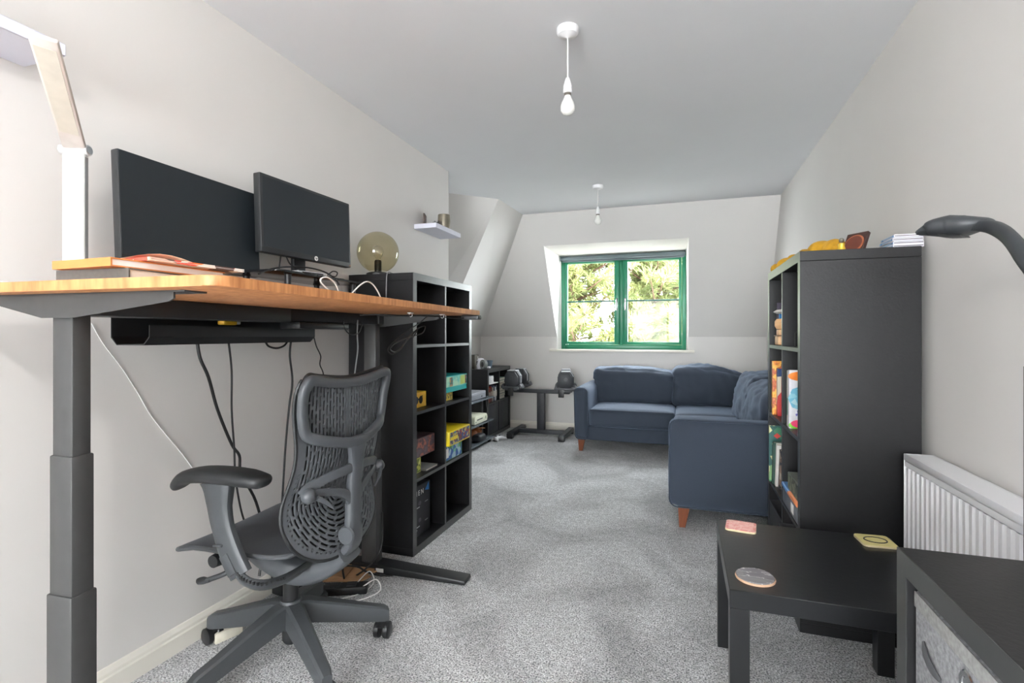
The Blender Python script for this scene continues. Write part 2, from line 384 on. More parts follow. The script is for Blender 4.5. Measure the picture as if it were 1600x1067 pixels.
# ------------------------------------------------------------------ pines outside
m = MB(); m.box(-20, 16, 6.6, 40, -5.6, -5.5); struct(m.build('ground', M('paving', (128, 126, 122), .9, .2, 5), smooth=False), 'pale paved ground far below the window', 'ground')
NEED = M('pine_needles', (84, 98, 50), .7, .25, 4, rgb2=(122, 126, 72)); NEEDB = M('pine_needles_cool', (74, 98, 70), .7, .25, 4, rgb2=(108, 124, 100))
BARK = M('pine_bark', (84, 60, 48), .9, .2, 20)
def pine(loc, h, rmax, z_lo, label, seed, needle, dens):
    rd = random.Random(seed); T = thing('pine_tree', label, 'tree', loc)
    m = MB(); m.tube([(0, 0, 0), (.06, .03, h*.3), (-.05, 0, h*.6), (.03, .02, h)], [.13, .10, .07, .015], 10, sub=5); m.build('trunk', BARK, T)
    mb = MB(); V = []; F = []
    def tuft(p, d, s):
        for q in range(11):
            a = Vector((rd.gauss(0, .55), rd.gauss(0, .55), rd.gauss(0, .45)))+d
            a.normalize(); side = a.orthogonal().normalized()*.007; l = s*rd.uniform(.7, 1.2); i = len(V)
            V.extend([p-side, p+side, p+a*l+side*.3, p+a*l-side*.3]); F.append((i, i+1, i+2, i+3))
    for i in range(dens):
        z = rd.uniform(z_lo, h*.98); a = rd.uniform(0, 2*pi); ln = rmax*(1-.55*(z-z_lo)/(h-z_lo))*rd.uniform(.5, 1)
        tip = Vector((cos(a)*ln, sin(a)*ln, z+ln*rd.uniform(.15, .5))); p0 = Vector((0, 0, z)); mid = p0.lerp(tip, .55)-Vector((0, 0, .06))
        mb.tube([p0, mid, tip], [.018, .011, .004], 5, sub=3)
        pts = catmull([p0, mid, tip], 10)
        for j, p in enumerate(pts[5:]):
            if rd.random() < .8:
                d = Vector((rd.gauss(0, .6), rd.gauss(0, .6), .5+rd.gauss(0, .3))); tw = p+d*.16; mb.tube([p, tw], [.005, .003], 4)
                for q in range(3): tuft(p.lerp(tw, .4+.3*q), d.normalized()*.8, .15)
    mb.build('branches', BARK, T)
    me = bpy.data.meshes.new('needles'); me.from_pydata(V, [], F); me.materials.append(needle); o = link('needles', me, T); o['kind'] = 'stuff'
pine((-1.80, 9.0, -5.5), 9.6, 1.5, 5.4, 'yellow-green pine with reddish trunk outside the casement nearer the dumbbell stand', 1, NEED, 150)
pine((-.45, 9.7, -5.5), 8.5, 1.35, 5.2, 'lower pale green pine outside the casement nearer the sofa corner', 5, NEED, 140)
pine((.35, 11.0, -5.5), 9.2, 1.3, 5.2, 'bluish-green pine farther off, behind the edge of the window', 9, NEEDB, 110)

# ------------------------------------------------------------------ cube shelving units
def cube_unit(name, label, loc, rotz, cols, rows, cat='shelf unit', depth=.39, front=BLKE, cell=.339, hcell=.335):
    t, ti = .038, .016; Wd = 2*t+cols*cell+(cols-1)*ti; H = 2*t+rows*hcell+(rows-1)*ti
    U = thing(name, label, cat, loc, rotz)
    def panel(nm, *b):
        o = MB().box(*b, .0015, 1).build(nm, BLK, U); return o
    def strip(par, *b): MB().box(*b).build('edge_band', front, par, False)
    p = panel('top_panel', 0, Wd, .001, depth, H-t, H); strip(p, 0, Wd, -.0005, .001, H-t, H)
    p = panel('bottom_panel', 0, Wd, .001, depth, 0, t); strip(p, 0, Wd, -.0005, .001, 0, t)
    for x in (0, Wd-t):
        p = panel('side_panel', x, x+t, .001, depth, t, H-t); strip(p, x, x+t, -.0005, .001, t, H-t)
    for c in range(1, cols):
        x = t+c*cell+(c-1)*ti; p = panel('divider', x, x+ti, .003, depth, t, H-t); strip(p, x, x+ti, .0015, .003, t, H-t)
    for r in range(1, rows):
        z = t+r*hcell+(r-1)*ti
        for c in range(cols):
            x = t+c*(cell+ti); p = panel('shelf', x, x+cell, .003, depth, z, z+ti); strip(p, x, x+cell, .0015, .003, z, z+ti)
    def place(x, y, z): return U.matrix_basis @ Vector((x, y, z))
    bpy.context.view_layer.update()
    return U, (lambda x, y, z: Matrix.Translation(loc) @ Matrix.Rotation(rotz, 4, 'Z') @ Vector((x, y, z))), H
LU, lp, LH = cube_unit('cube_shelf', 'tall black eight-cube shelf unit with game boxes behind the desk', (-1.312, 2.335, 0), pi/2, 2, 4)
RU, rp, RH = cube_unit('cube_shelf', 'tall black eight-cube shelf unit full of books beside the radiator', (.429, 2.985, 0), -pi/2, 2, 4)
BU, bp_, BH = cube_unit('cube_shelf', 'low black four-cube shelf with two door inserts by the dumbbell stand', (-2.012, 5.21, 0), pi/2, 2, 2)
CU, cp, CH = cube_unit('cube_shelf', 'low black four-cube shelf with grey felt boxes beside the coffee table', (.367, 1.093, 0), -pi/2, 2, 2, depth=.365)
ZR = [.038, .389, .74, 1.091]       # floors of the four rows, from below
# door inserts in the low unit by the dumbbells
for c in range(2):
    x = .038+c*.355
    d = MB().box(x+.002, x+.337, .006, .022, .04, .371, .002).build('door', M('door_insert', (58, 63, 70), .45), BU)
    MB().box(x+.15, x+.19, .0, .006, .352, .36, .002).build('handle', BLACKP, d)

# ---- books and boxes
def book(name, label, loc, rotz, t, d, h, cover, lean=0, flat=False, group=None, cat='book', pages=PAGES, band=None):
    """upright: t along local x, d into depth (spine at y=0), h up.  flat: lies on its back"""
    B = thing(name, label, cat, loc, rotz, group)
    mt = Matrix.Rotation(lean, 4, 'Y')
    c = min(.0025, t*.2)
    def T(mb, *b, bev=0): mb.box(*b, bev, 1, mat=mt)
    m = MB()
    if flat:
        T(m, 0, d, 0, h, 0, c); T(m, 0, d, 0, h, t-c, t); T(m, 0, c*1.5, 0, h, c, t-c)
        m.build('cover', cover, B, False); m = MB(); T(m, c*1.5, d-.004, .003, h-.003, c, t-c); m.build('pages', pages, B, False)
    else:
        T(m, 0, c, 0, d, 0, h); T(m, t-c, t, 0, d, 0, h); T(m, c, t-c, 0, c*1.5, 0, h)
        m.build('cover', cover, B, False); m = MB(); T(m, c, t-c, c*1.5, d-.004, .003, h-.003); m.build('pages', pages, B, False)
        if band:
            m = MB(); T(m, c, t-c, -.0006, 0, h*band[0], h*band[1]); m.build('spine_label', band[2], B, False)
    return B
def game_box(name, label, loc, rotz, w, d, h, mat, art=None, cat='game box', group=None, inset=.008, lid=True, tray=None, extra=None):
    """w along local x, d depth from y=0, h up; art = material of the printed panel on the front"""
    B = thing(name, label, cat, loc, rotz, group)
    if lid:
        MB().box(0, w, 0, d, h*.28, h, .002, 1).build('lid', mat, B); MB().box(.002, w-.002, .002, d-.002, 0, h*.28, .001, 1).build('tray', tray or mat, B)
    else: MB().box(0, w, 0, d, 0, h, .003, 2).build('body', mat, B)
    if art: MB().box(inset, w-inset, -.0006, .0005, (h*.28 if lid else 0)+inset*.6, h-inset*.6).build('cover_art', art, B, False)
    if extra: extra(B)
    return B
YEL = M('box_yellow', (232, 190, 40), .4, .08, 20); ORG = M('box_orange', (232, 158, 44), .4, .1, 14); TEAL = M('box_teal', (42, 186, 184), .4, .06, 15)
INK = M('ink_black', (24, 24, 28), .5); REDB = M('box_red', (186, 66, 44), .45, .1, 15); DKB = M('box_dark', (30, 30, 36), .45, .1, 15)
# left unit, from the near end
def owl(B):
    m = MB()
    for cx in (.115, .165): m.cyl((cx, -.0012, .042), (cx, .0005, .042), .022, seg=14)
    m.prism([(.105, .02), (.135, .045), (.175, .02), (.185, .066), (.14, .05), (.10, .068)], -.0013, .0005, 'y'); m.build('emblem', INK, B, False)
game_box('game_box', 'small orange game box with a black winged emblem', lp(.045, .07, ZR[2]), pi/2, .23, .15, .085, YEL, print_mat('orange_fade', [(236, 150, 40), (240, 178, 52), (238, 190, 70)], 8, 'NOISE'), extra=owl, lid=False)
game_box('game_box', 'small yellow box squeezed under the teal game box', lp(.415, .05, ZR[2]), pi/2, .17, .15, .056, YEL, print_mat('yellow_print', [(220, 186, 40), (236, 206, 60), (120, 104, 30)], 60, 'NOISE'), lid=False)
def tealart(B):
    m = MB(); m.box(.215, .285, -.0012, .0005, .036, .09); m.build('cover_band', M('lime_print', (196, 214, 110), .4), B, False)
    m = MB(); m.box(.06, .10, -.0013, .0005, .034, .088); m.build('cover_figure', print_mat('figure_print', [(120, 70, 50), (70, 120, 110), (200, 150, 100)], 70), B, False)
    m = MB(); m.box(.287, .31, -.0012, .0005, .036, .09); m.build('cover_logo', print_mat('logo_print', [(60, 40, 50), (160, 90, 90)], 90), B, False)
game_box('game_box', 'bright teal game box lying across a smaller yellow one', lp(.402, .012, ZR[2]+.057), pi/2, .32, .22, .098, TEAL, print_mat('teal_art', [(150, 226, 214), (110, 206, 190), (190, 232, 200)], 14, 'NOISE'), extra=tealart)
game_box('game_box', 'small olive green box with a dark print under the dragon game', lp(.045, .055, ZR[1]), pi/2, .14, .16, .082, M('box_olive', (178, 178, 70), .4), print_mat('olive_art', [(60, 74, 26), (190, 196, 84), (110, 126, 40), (210, 214, 120)], 45), lid=False)
game_box('game_box', 'dark maroon game box with a glowing red creature on its front', lp(.042, .05, ZR[1]+.083), pi/2, .30, .28, .105, M('box_maroon', (74, 56, 60), .35), print_mat('creature_art', [(66, 54, 58), (84, 64, 66), (176, 104, 80), (78, 68, 76), (100, 88, 96)], 17, 'NOISE'), lid=False)
book('book', 'small red-orange book standing on the dark maroon game box', lp(.05, .07, ZR[1]+.19), pi/2, .022, .13, .10, REDB, flat=False, band=(.15, .5, M('label_orange', (220, 120, 70), .5)))
book('folder', 'grey paper folder lying flat on the shelf below the olive box', lp(.20, .03, ZR[1]), pi/2, .01, .14, .22, M('folder_grey', (150, 152, 150), .6), flat=True, cat='folder')
game_box('game_box', 'blue and green patterned game box beneath the yellow comic game', lp(.402, .015, ZR[1]), pi/2, .25, .24, .093, M('box_green', (70, 120, 60), .4), print_mat('bluegreen_art', [(60, 120, 190), (120, 190, 160), (40, 90, 160), (170, 200, 210), (90, 150, 80)], 32), lid=False, extra=lambda B: MB().box(.012, .05, -.0013, .0005, .02, .075).build('barcode_patch', PAPERW, B, False))
def comic(B):
    m = MB(); m.box(.02, .12, -.0014, .0005, .032, .052); m.build('title_strip', M('title_yellow', (240, 214, 60), .4), B, False)
game_box('game_box', 'yellow framed comic game box jutting out over the shelf edge', lp(.405, -.012, ZR[1]+.094), pi/2, .31, .26, .086, M('box_lemon', (240, 214, 30), .4, .04), print_mat('comic_art', [(70, 60, 90), (150, 60, 60), (60, 80, 140), (200, 190, 120), (110, 80, 60), (90, 160, 190)], 60), inset=.012, lid=False, extra=comic)
def alien(B):
    w = .24
    m = MB(); m.prism([(w-.05, .235), (w-.005, .27), (w-.005, .225)], -.0012, .0005, 'y'); m.build('blue_corner', M('print_blue', (50, 130, 200), .4), B, False)
    text('lettering', 'I E N', .04, PAPERW, B, (w*.55, -.001, .235), (pi/2, 0, 0))
    m = MB()
    for z in (.155, .05):
        m.box(.05, .13, -.0012, .0005, z, z+.005); m.box(w-.05, w-.015, -.0012, .0005, z+.012, z+.017)
    m.box(.06, .10, -.0012, .0005, .035, .04); m.build('print_lines', M('print_grey', (170, 170, 175), .5), B, False)
    m = MB()
    for z in (.178, .085):
        m.sphere((.13, -.0002, z), .018, 10, ry=.0012, rz=.012); m.sphere((.085, -.0002, z-.005), .012, 10, ry=.0012, rz=.009)
    m.build('pale_print', M('print_mauve', (86, 80, 92), .5), B, False)
game_box('game_box', 'tall black box with white lettering and a blue corner', lp(.05, .06, ZR[0]), pi/2, .255, .26, .275, DKB, None, lid=False, extra=alien)
book('leaflet', 'thin orange and white leaflet lying in the lowest cube', lp(.41, .11, ZR[0]), pi/2, .008, .16, .16, M('leaflet_orange', (226, 160, 60), .5), flat=True, cat='leaflet', pages=PAPERW)

# right unit (local x runs from the far end towards the camera)
PURP = M('book_purple', (62, 54, 74), .4, .15, 12)
book('book', 'dark purple book standing behind the wooden block figure', rp(.06, .03, ZR[3]), -pi/2, .02, .2, .215, PURP)
F = thing('wooden_figure', 'stacked wooden block figure with a blue neck ring and white cap', 'figurine', rp(.16, .045, ZR[3]), -pi/2)
MB().box(-.05, .05, -.03, .04, .002, .045, .004).build('base', WOOD, F); MB().box(-.056, .056, -.034, .044, .045, .05, .001).build('plate', M('figure_brown', (120, 84, 62), .5), F)
MB().box(-.032, .034, -.026, .03, .05, .078, .004).build('hips', WOOD, F)
MB().lathe([(.0, .078), (.03, .08), (.038, .095), (.038, .118), (.03, .13), (0, .132)], (0, 0, 0), 18).build('body', WOOD, F)
MB().lathe([(.0, .132), (.02, .132), (.02, .155), (0, .155)], (0, 0, 0), 16).build('neck_ring', M('figure_blue', (30, 110, 170), .4), F)
MB().lathe([(0, .155), (.03, .156), (.045, .165), (.03, .176), (0, .18)], (0, 0, 0), 18).build('cap', PAPERW, F)
m = MB(); m.tube([(0, 0, 0), (0, 0, .05), (0, .004, .062), (0, .014, .066), (0, .02, .058)], .0028, 8, sub=4); o = m.build('hook', BLACKP); o.location = rp(.52, .03, ZR[3]); o.rotation_euler = (0, 0, -pi/2); m = MB()
tag(o, 'thin black hooked rod standing in the empty top cube', 'hook')
book('book', 'black spined book at the end of the upper book row', rp(.048, .012, ZR[2]), -pi/2, .03, .2, .235, DKB, band=(.5, .62, M('label_greyblue', (100, 120, 130), .5)))
book('book', 'tall book with a flaming orange cover in a brown edge', rp(.085, .004, ZR[2]), -pi/2, .03, .21, .27, print_mat('flame_art', [(60, 40, 40), (236, 140, 50), (246, 196, 90), (180, 80, 50), (240, 160, 110)], 16, 'NOISE'))
book('book', 'red and blue book leaning beside the orange flaming one', rp(.125, .02, ZR[2]), -pi/2, .035, .2, .235, print_mat('redblue_art', [(196, 48, 52), (200, 60, 60), (40, 70, 120), (230, 220, 200), (50, 90, 140)], 9))
book('book', 'pale book with a black slipcase beside the divider', rp(.44, .012, ZR[2]), -pi/2, .035, .22, .245, M('book_cream', (206, 204, 190), .5), band=(.2, .5, M('label_green', (90, 140, 120), .5)))
def bright(B):
    m = MB(); m.cyl((.0301, .05, .13), (.0312, .05, .13), .055, seg=8); m.build('blue_motif', print_mat('motif_sky', [(140, 200, 216), (110, 180, 206), (180, 216, 224)], 40), B, False)
    m = MB(); m.cyl((.0301, .06, .062), (.0314, .06, .062), .04, seg=6); m.build('tile_motif', print_mat('motif_tile', [(90, 90, 170), (230, 232, 240), (120, 120, 200), (240, 240, 244)], 90), B, False)
    m = MB(); m.sphere((.031, .045, .225), .001, 12, ry=.05, rz=.02); m.build('orange_motif', M('motif_orange', (240, 130, 30), .4), B, False)
    m = MB(); m.sphere((.031, .04, .02), .001, 12, ry=.035, rz=.018); m.build('melon_motif', M('motif_pink', (232, 60, 110), .4), B, False)
    m = MB(); m.sphere((.0306, .03, .014), .001, 12, ry=.033, rz=.016); m.build('rind_motif', M('motif_green', (120, 196, 60), .4), B, False)
B = book('book', 'brightly patterned book with fruit and tile motifs on white', rp(.485, .008, ZR[2]), -pi/2, .03, .22, .25, M('book_white_art', (226, 226, 232), .4)); bright(B)
def zig(B):
    m = MB()
    for i in range(5): m.prism([(.02+i*.034, .235), (.037+i*.034, .25), (.054+i*.034, .235), (.037+i*.034, .22)], .0200, .0207, 'x')
    m.build('red_zigzag', M('zigzag_red', (196, 60, 50), .5), B, False)
B = book('book', 'tall green comic book with a row of red diamonds', rp(.044, -.004, ZR[1]), -pi/2, .02, .2, .285, print_mat('comic_green', [(60, 120, 90), (120, 160, 110), (40, 90, 84), (200, 200, 150), (90, 130, 70)], 22), band=(.3, .8, M('band_darkteal', (20, 60, 70), .5))); zig(B)
book('book', 'dark green hardback leaning in the lower book row', rp(.085, .005, ZR[1]), -pi/2, .022, .17, .215, M('book_bottle', (44, 74, 64), .5), lean=R(6))
book('book', 'white paperback leaning against the dark green hardback', rp(.125, .012, ZR[1]), -pi/2, .028, .17, .22, M('book_white', (222, 220, 214), .5), lean=R(10))
book('book', 'speckled dark book leaning last in the lower book row', rp(.17, .02, ZR[1]), -pi/2, .025, .17, .20, print_mat('speckle', [(60, 60, 66), (120, 100, 90), (40, 44, 52), (150, 140, 130)], 50), lean=R(11))
T = thing('tin_box', 'silver tin box with a blue and orange printed lid', 'tin', rp(.40, .0, ZR[1]), -pi/2)
MB().box(0, .32, 0, .24, .0, .075, .012, 3).build('body', M('tin_grey', (120, 124, 132), .35, .15, 18, metal=.4), T); MB().box(-.004, .324, -.004, .244, .072, .092, .008, 3).build('lid', print_mat('tin_lid', [(70, 120, 196), (90, 140, 200), (226, 130, 80), (220, 120, 84)], 4), T)
MB().box(.2, .25, -.001, .0005, .02, .06).build('print_mark', PAPERW, T, False)
game_box('game_box', 'dark grey picture box on top of the silver tin', rp(.505, .004, ZR[1]+.093), -pi/2, .215, .2, .07, M('box_mossgrey', (96, 100, 92), .4), print_mat('moss_art', [(60, 64, 56), (130, 134, 110), (90, 96, 80), (40, 40, 40)], 40), lid=False)
def bin_(label, x, pull, stuffc):
    D = thing('storage_bin', label, 'bin', rp(x, -pull, ZR[0]), -pi/2)
    m = MB(); t = .006; w_, d_, h_ = .327, .36, .255
    m.box(0, w_, 0, t, 0, h_, .001); m.box(0, w_, d_-t, d_, 0, h_); m.box(0, t, t, d_-t, 0, h_); m.box(w_-t, w_, t, d_-t, 0, h_); m.box(t, w_-t, t, d_-t, 0, t)
    m.build('body', M('bin_black', (46, 47, 50), .6, .1, 60), D)
    MB().box(w_*.4, w_*.6, -.003, .0, h_*.6, h_*.66, .001).build('handle_slot', BLACKP, D); return D
bin_('black storage bin in the lowest cube nearest the sofa', .044, .0, None)
bin_('black storage bin pulled out, holding pink and cream boxes', .399, .012, None)
for i, c in enumerate([(206, 150, 140), (196, 176, 150), (180, 140, 128)]):
    game_box('card_box', ['small pink card box in the pulled-out bin', 'small cream card box in the pulled-out bin', 'small dusty rose card box in the pulled-out bin'][i], rp(.42+i*.095, .012, ZR[0]+.0065), -pi/2, .085, .2, .235, M('cardbox%d' % i, c, .5), None, lid=False, cat='box', group='card boxes in the bin')
# on top of the right unit
def lump(name, label, cat, pts, mat, loc, seedv=0, vox=.012):
    """soft folded shape from overlapping blobs, one skin"""
    mball = bpy.data.metaballs.new(name); mball.resolution = vox; mball.threshold = .25
    for (x, y, z, r) in pts:
        e = mball.elements.new(); e.co = (x, y, z); e.radius = r
    tmp = bpy.data.objects.new(name+'_blob_tmp', mball); COL.objects.link(tmp); bpy.context.view_layer.update()
    me = bpy.data.meshes.new_from_object(tmp.evaluated_get(bpy.context.evaluated_depsgraph_get())); bpy.data.objects.remove(tmp)
    zmin = min(v.co.z for v in me.vertices)
    for v in me.vertices:
        n = noise.noise(v.co*18+Vector((seedv, 0, 0)))*.008; v.co += Vector((n, n*.5, n)); v.co.z = max(v.co.z, .001)
    me.shade_smooth(); me.materials.clear(); me.materials.append(mat); o = link(name, me); o.location = loc
    return tag(o, label, cat) if label else o
MUST = M('mustard_knit', (180, 134, 22), .85, .15, 60, .3, 250, sheen=.3)
lump('scarf', 'mustard yellow knitted scarf bunched on top of the tall book shelf', 'scarf', [(.02, .30, .012, .045), (.05, .24, .025, .055), (.08, .17, .03, .06), (.11, .08, .035, .065), (.15, 0, .05, .075), (.19, -.06, .045, .07), (.23, -.1, .02, .05), (.17, .1, .02, .06), (.24, 0, .02, .06)], MUST, (.44, 2.62, RH))
m = MB(); m.box(0, .16, -.05, .06, 0, .012, .003); o = m.build('wooden_tray', WOOD); o.location = (.52, 2.42, RH); tag(o, 'thin pale wooden board lying in front of the mustard scarf', 'board')
FG = thing('gold_figurine', 'tiny gold standing figurine on the thin wooden board', 'figurine', (.62, 2.42, RH+.012))
MB().lathe([(0, 0), (.018, .001), (.016, .012), (.012, .03), (.014, .04), (0, .045)], (0, 0, 0), 14).build('robe', M('gold_paint', (214, 178, 60), .35, metal=.4), FG); MB().sphere((0, 0, .054), .010, 12).build('head', M('figurine_grey', (110, 106, 96), .5), FG)
PQ = thing('wooden_plaque', 'dark wooden plaque with a carved copper-brown round emblem, leaning back', 'plaque', (.655, 2.44, RH), R(-53)); PQ.scale = (.84, .84, .84)
mt = Matrix.Translation((0, 0, .003)) @ Matrix.Rotation(R(-24), 4, 'X')
DW = M('plaque_dark', (62, 40, 36), .45, .2, 15, stretch=(1, 8, 1)); CW = M('plaque_copper', (164, 96, 66), .45, .15, 20)
MB().box(-.054, .054, 0, .02, 0, .13, .002, 1, mat=mt).build('board', DW, PQ)
ml = mt @ Matrix.Translation((0, 0, .066)) @ Matrix.Rotation(pi/2, 4, 'X')
m = MB(); m.lathe([(0, 0), (.05, 0), (.05, .003), (.045, .004), (0, .004)], (0, 0, 0), 30, mat=ml); disc = m.build('emblem', CW, PQ)
m = MB()
m.lathe([(.040, .004), (.043, .004), (.043, .0055), (.040, .0055)], (0, 0, 0), 30, mat=ml)
for a in (-.018, 0, .018):
    m.box(a-.003, a+.003, -.022, .022, .004, .0055, mat=ml)
m.box(-.02, .02, .018, .024, .004, .0055, mat=ml); m.build('carving', M('carve_dark', (108, 58, 44), .5), disc)
for i in range(4):
    B = thing('dvd_case', ['lowest white disc case in the stack on the tall book shelf', 'second white disc case from the bottom of the shelf-top stack', 'third white disc case from the bottom of the shelf-top stack', 'topmost white disc case of the stack on the tall book shelf'][i], 'disc case', (.738+.003*(i % 2), 2.235+.004*((i*2) % 3), RH+i*.0125), 0, 'stacked slim disc cases')
    MB().box(0, .095, 0, .135, 0, .0115, .0015).build('case', M('case_white', (226, 226, 232), .35), B); MB().box(-.0006, .0004, .004, .131, .002, .0095).build('spine', print_mat('spine_blue', [(70, 130, 190), (150, 180, 210), (40, 60, 90)], 40), B, False)
    MB().box(.002, .093, -.0005, .0003, .004, .0075).build('slot', M('slot_grey', (96, 90, 96), .5), B, False)

# felt boxes in the low unit beside the table
for c in range(2):
    for r in range(2):
        x, z = .041+c*.355, .040+r*.351
        B = thing('felt_box', ['grey felt storage box in the lower far cube of the low shelf', 'grey felt storage box in the lower near cube of the low shelf', 'grey felt storage box with steel ring in the upper cube by the coffee table', 'grey felt storage box in the upper near cube of the low shelf'][r*2+c], 'storage box', cp(x, .012, z), -pi/2)
        MB().box(0, .333, 0, .34, 0, .315, .004, 2).build('body', FELT, B)
        MB().box(.002, .331, -.002, 0, .288, .314, .001).build('hem', M('felt_hem', (146, 147, 146), .9, .2, 120), B)
        mr = Matrix.Translation((.175, -.0005, .262)) @ Matrix.Rotation(pi/2, 4, 'X')
        m = MB(); m.lathe([(.012, 0), (.019, 0), (.021, .0018), (.019, .0034), (.012, .0034), (.011, .0018)], (0, 0, 0), 26, mat=mr); m.build('steel_ring', CHROME, B)
        m = MB(); m.tube([(.035, -.001, .245), (.05, -.004, .232), (.075, -.004, .222), (.095, -.001, .218)], [(.002, .004), (.003, .009), (.003, .009), (.002, .004)], 8, sub=3, ref=(0, 1, 0)); m.build('pull_tab', M('felt_tab', (70, 71, 74), .8), B)

# ------------------------------------------------------------------ floating shelves and their things
def ledge(label, y0, y1, z, dep):
    o = MB().box(XL, XL+dep, y0, y1, z, z+.033, .002, 1).build('floating_shelf', SHELFW); return tag(o, label, 'shelf')
ledge('white floating shelf high on the wall above the desk lamp', .32, .923, 1.886, .172)
ledge('small white floating shelf with a metal mug near the wall corner', 3.10, 3.50, 1.864, .168)
V = thing('white_vase', 'white ribbed pot on the shelf above the desk lamp', 'pot', (-1.645, .66, 1.919))
MB().lathe([(0, 0), (.04, 0), (.045, .03), (.04, .06), (.046, .1), (.04, .1), (.036, .05), (0, .02)], (0, 0, 0), 24).build('body', WHITE, V)
MB().lathe([(.046, .028), (.048, .03), (.046, .034)], (0, 0, 0), 24).build('rib', WHITE, V)
K_ = thing('metal_mug', 'brushed grey metal mug on the small floating shelf', 'mug', (-1.635, 3.36, 1.897))
MB().lathe([(0, 0), (.040, 0), (.044, .01), (.046, .06), (.044, .112), (.041, .112), (.042, .02), (0, .012)], (0, 0, 0), 26).build('body', M('pewter', (126, 120, 106), .4, .15, 25, metal=.6), K_)
m = MB(); m.tube([(0, .044, .09), (0, .07, .085), (0, .074, .055), (0, .06, .03), (0, .043, .028)], .005, 8, sub=4); m.build('handle', MATS['pewter'], K_)
PF = thing('picture_frame', 'small dark carved picture frame standing on the floating shelf', 'picture frame', (-1.705, 3.20, 1.897), R(20))
MB().box(-.005, .005, -.05, .05, 0, .085, .002).build('frame', M('frame_dark', (66, 50, 42), .5, .2, 20), PF); MB().box(.005, .0062, -.036, .036, .012, .073).build('picture', print_mat('pic_art', [(120, 80, 66), (70, 56, 52), (150, 120, 100)], 50), PF, False)
WF = thing('wire_figure', 'spiky dark metal insect figure between frame and mug', 'figurine', (-1.64, 3.265, 1.897))
MB().sphere((0, 0, .03), .012, 12, ry=.018).build('body', IRON, WF)
for i in range(6):
    a = i*pi/3+.3; m = MB(); m.tube([(cos(a)*.008, sin(a)*.012, .03), (cos(a)*.03, sin(a)*.03, .045), (cos(a)*.036, sin(a)*.036, 0)], [.0022, .002, .0012], 6); m.build('leg', IRON, WF)

# smoked globe lamp on the left unit
G = thing('globe_lamp', 'smoked amber glass globe lamp on top of the tall game shelf', 'lamp', (-1.575, 2.42, LH))
MB().lathe([(0, 0), (.062, 0), (.062, .012), (.05, .018), (.03, .02), (0, .02)], (0, 0, 0), 32).build('base', BLACKP, G)
MB().lathe([(.0, .02), (.019, .02), (.019, .08), (.015, .086), (0, .086)], (0, 0, 0), 20).build('socket', BLACKP, G)
r_ = .112; prof = [(r_*sin(a), .128-r_*cos(a)) for a in [R(24)+i*(R(179.5)-R(24))/28 for i in range(29)]]
m = MB(); V_ = [[m.bm.verts.new((r*cos(2*pi*k/40), r*sin(2*pi*k/40), z)) for k in range(40)] for r, z in prof]
for a, b in zip(V_, V_[1:]):
    for k in range(40): m.bm.faces.new((a[k], a[(k+1) % 40], b[(k+1) % 40], b[k]))
m.build('globe', AMBER, G)
CLEAR = glassy('clear_bulb', (.93, .92, .88), .3)
MB().lathe([(.012, .086), (.014, .095), (.026, .115), (.03, .135), (.024, .155), (.012, .164), (.001, .166)], (0, 0, 0), 22).build('bulb', CLEAR, G)
m = MB(); m.tube([(.06, .02, .006), (.10, .0, .004), (.12, -.06, .004), (.125, -.10, .002), (.125, -.114, -.03), (.125, -.118, -.15)], .003, 6, sub=5); m.build('power_cord', CABLEG, G)

# ------------------------------------------------------------------ pendant bulbs
def pendant(label, x, y, drop, glow=None):
    P = thing('pendant_bulb', label, 'ceiling light', (x, y, ZC), 0, 'bare pendant bulbs')
    MB().lathe([(0, 0), (.046, 0), (.046, -.016), (.040, -.026), (.012, -.036), (.006, -.04), (0, -.04)], (0, 0, 0), 32).build('ceiling_rose', WHITE, P)
    MB().cyl((0, 0, -.036), (0, 0, -drop+.15), .0032, seg=8).build('cord', CABLEW, P)
    h = -drop
    MB().lathe([(0, h+.155), (.008, h+.154), (.014, h+.135), (.018, h+.122), (.018, h+.112), (.0165, h+.111), (.0165, h+.108), (.019, h+.107), (.019, h+.09), (0, h+.09)], (0, 0, 0), 24).build('lamp_holder', WHITE, P)
    MB().lathe([(.0, h+.09), (.0145, h+.09), (.0145, h+.08), (.0, h+.08)], (0, 0, 0), 20).build('bulb_cap', M('cap_brass', (120, 116, 108), .35, metal=.8), P)
    MB().lathe([(.013, h+.081), (.016, h+.07), (.026, h+.05), (.03, h+.032), (.028, h+.017), (.019, h+.005), (.006, h), (0, h)], (0, 0, 0), 26).build('bulb', glow or BULBG, P)
pendant('bare bulb hanging from the ceiling rose above the desk side of the room', -.453, 2.098, ZC-2.058)
LIT = bpy.data.materials.new('lit_bulb'); LIT.use_nodes = True; _n = LIT.node_tree.nodes; _n.remove(_n['Principled BSDF']); _e = _n.new('ShaderNodeEmission')
_e.inputs[0].default_value = (1, .965, .92, 1); _e.inputs[1].default_value = 820; LIT.node_tree.links.new(_e.outputs[0], _n['Material Output'].inputs['Surface'])
pendant('bare lit bulb hanging from the ceiling rose above the camera end', -.453, -.19, ZC-2.058, LIT)
pendant('bare bulb hanging from the ceiling rose close to the window slope', -.685, 4.386, ZC-2.084)

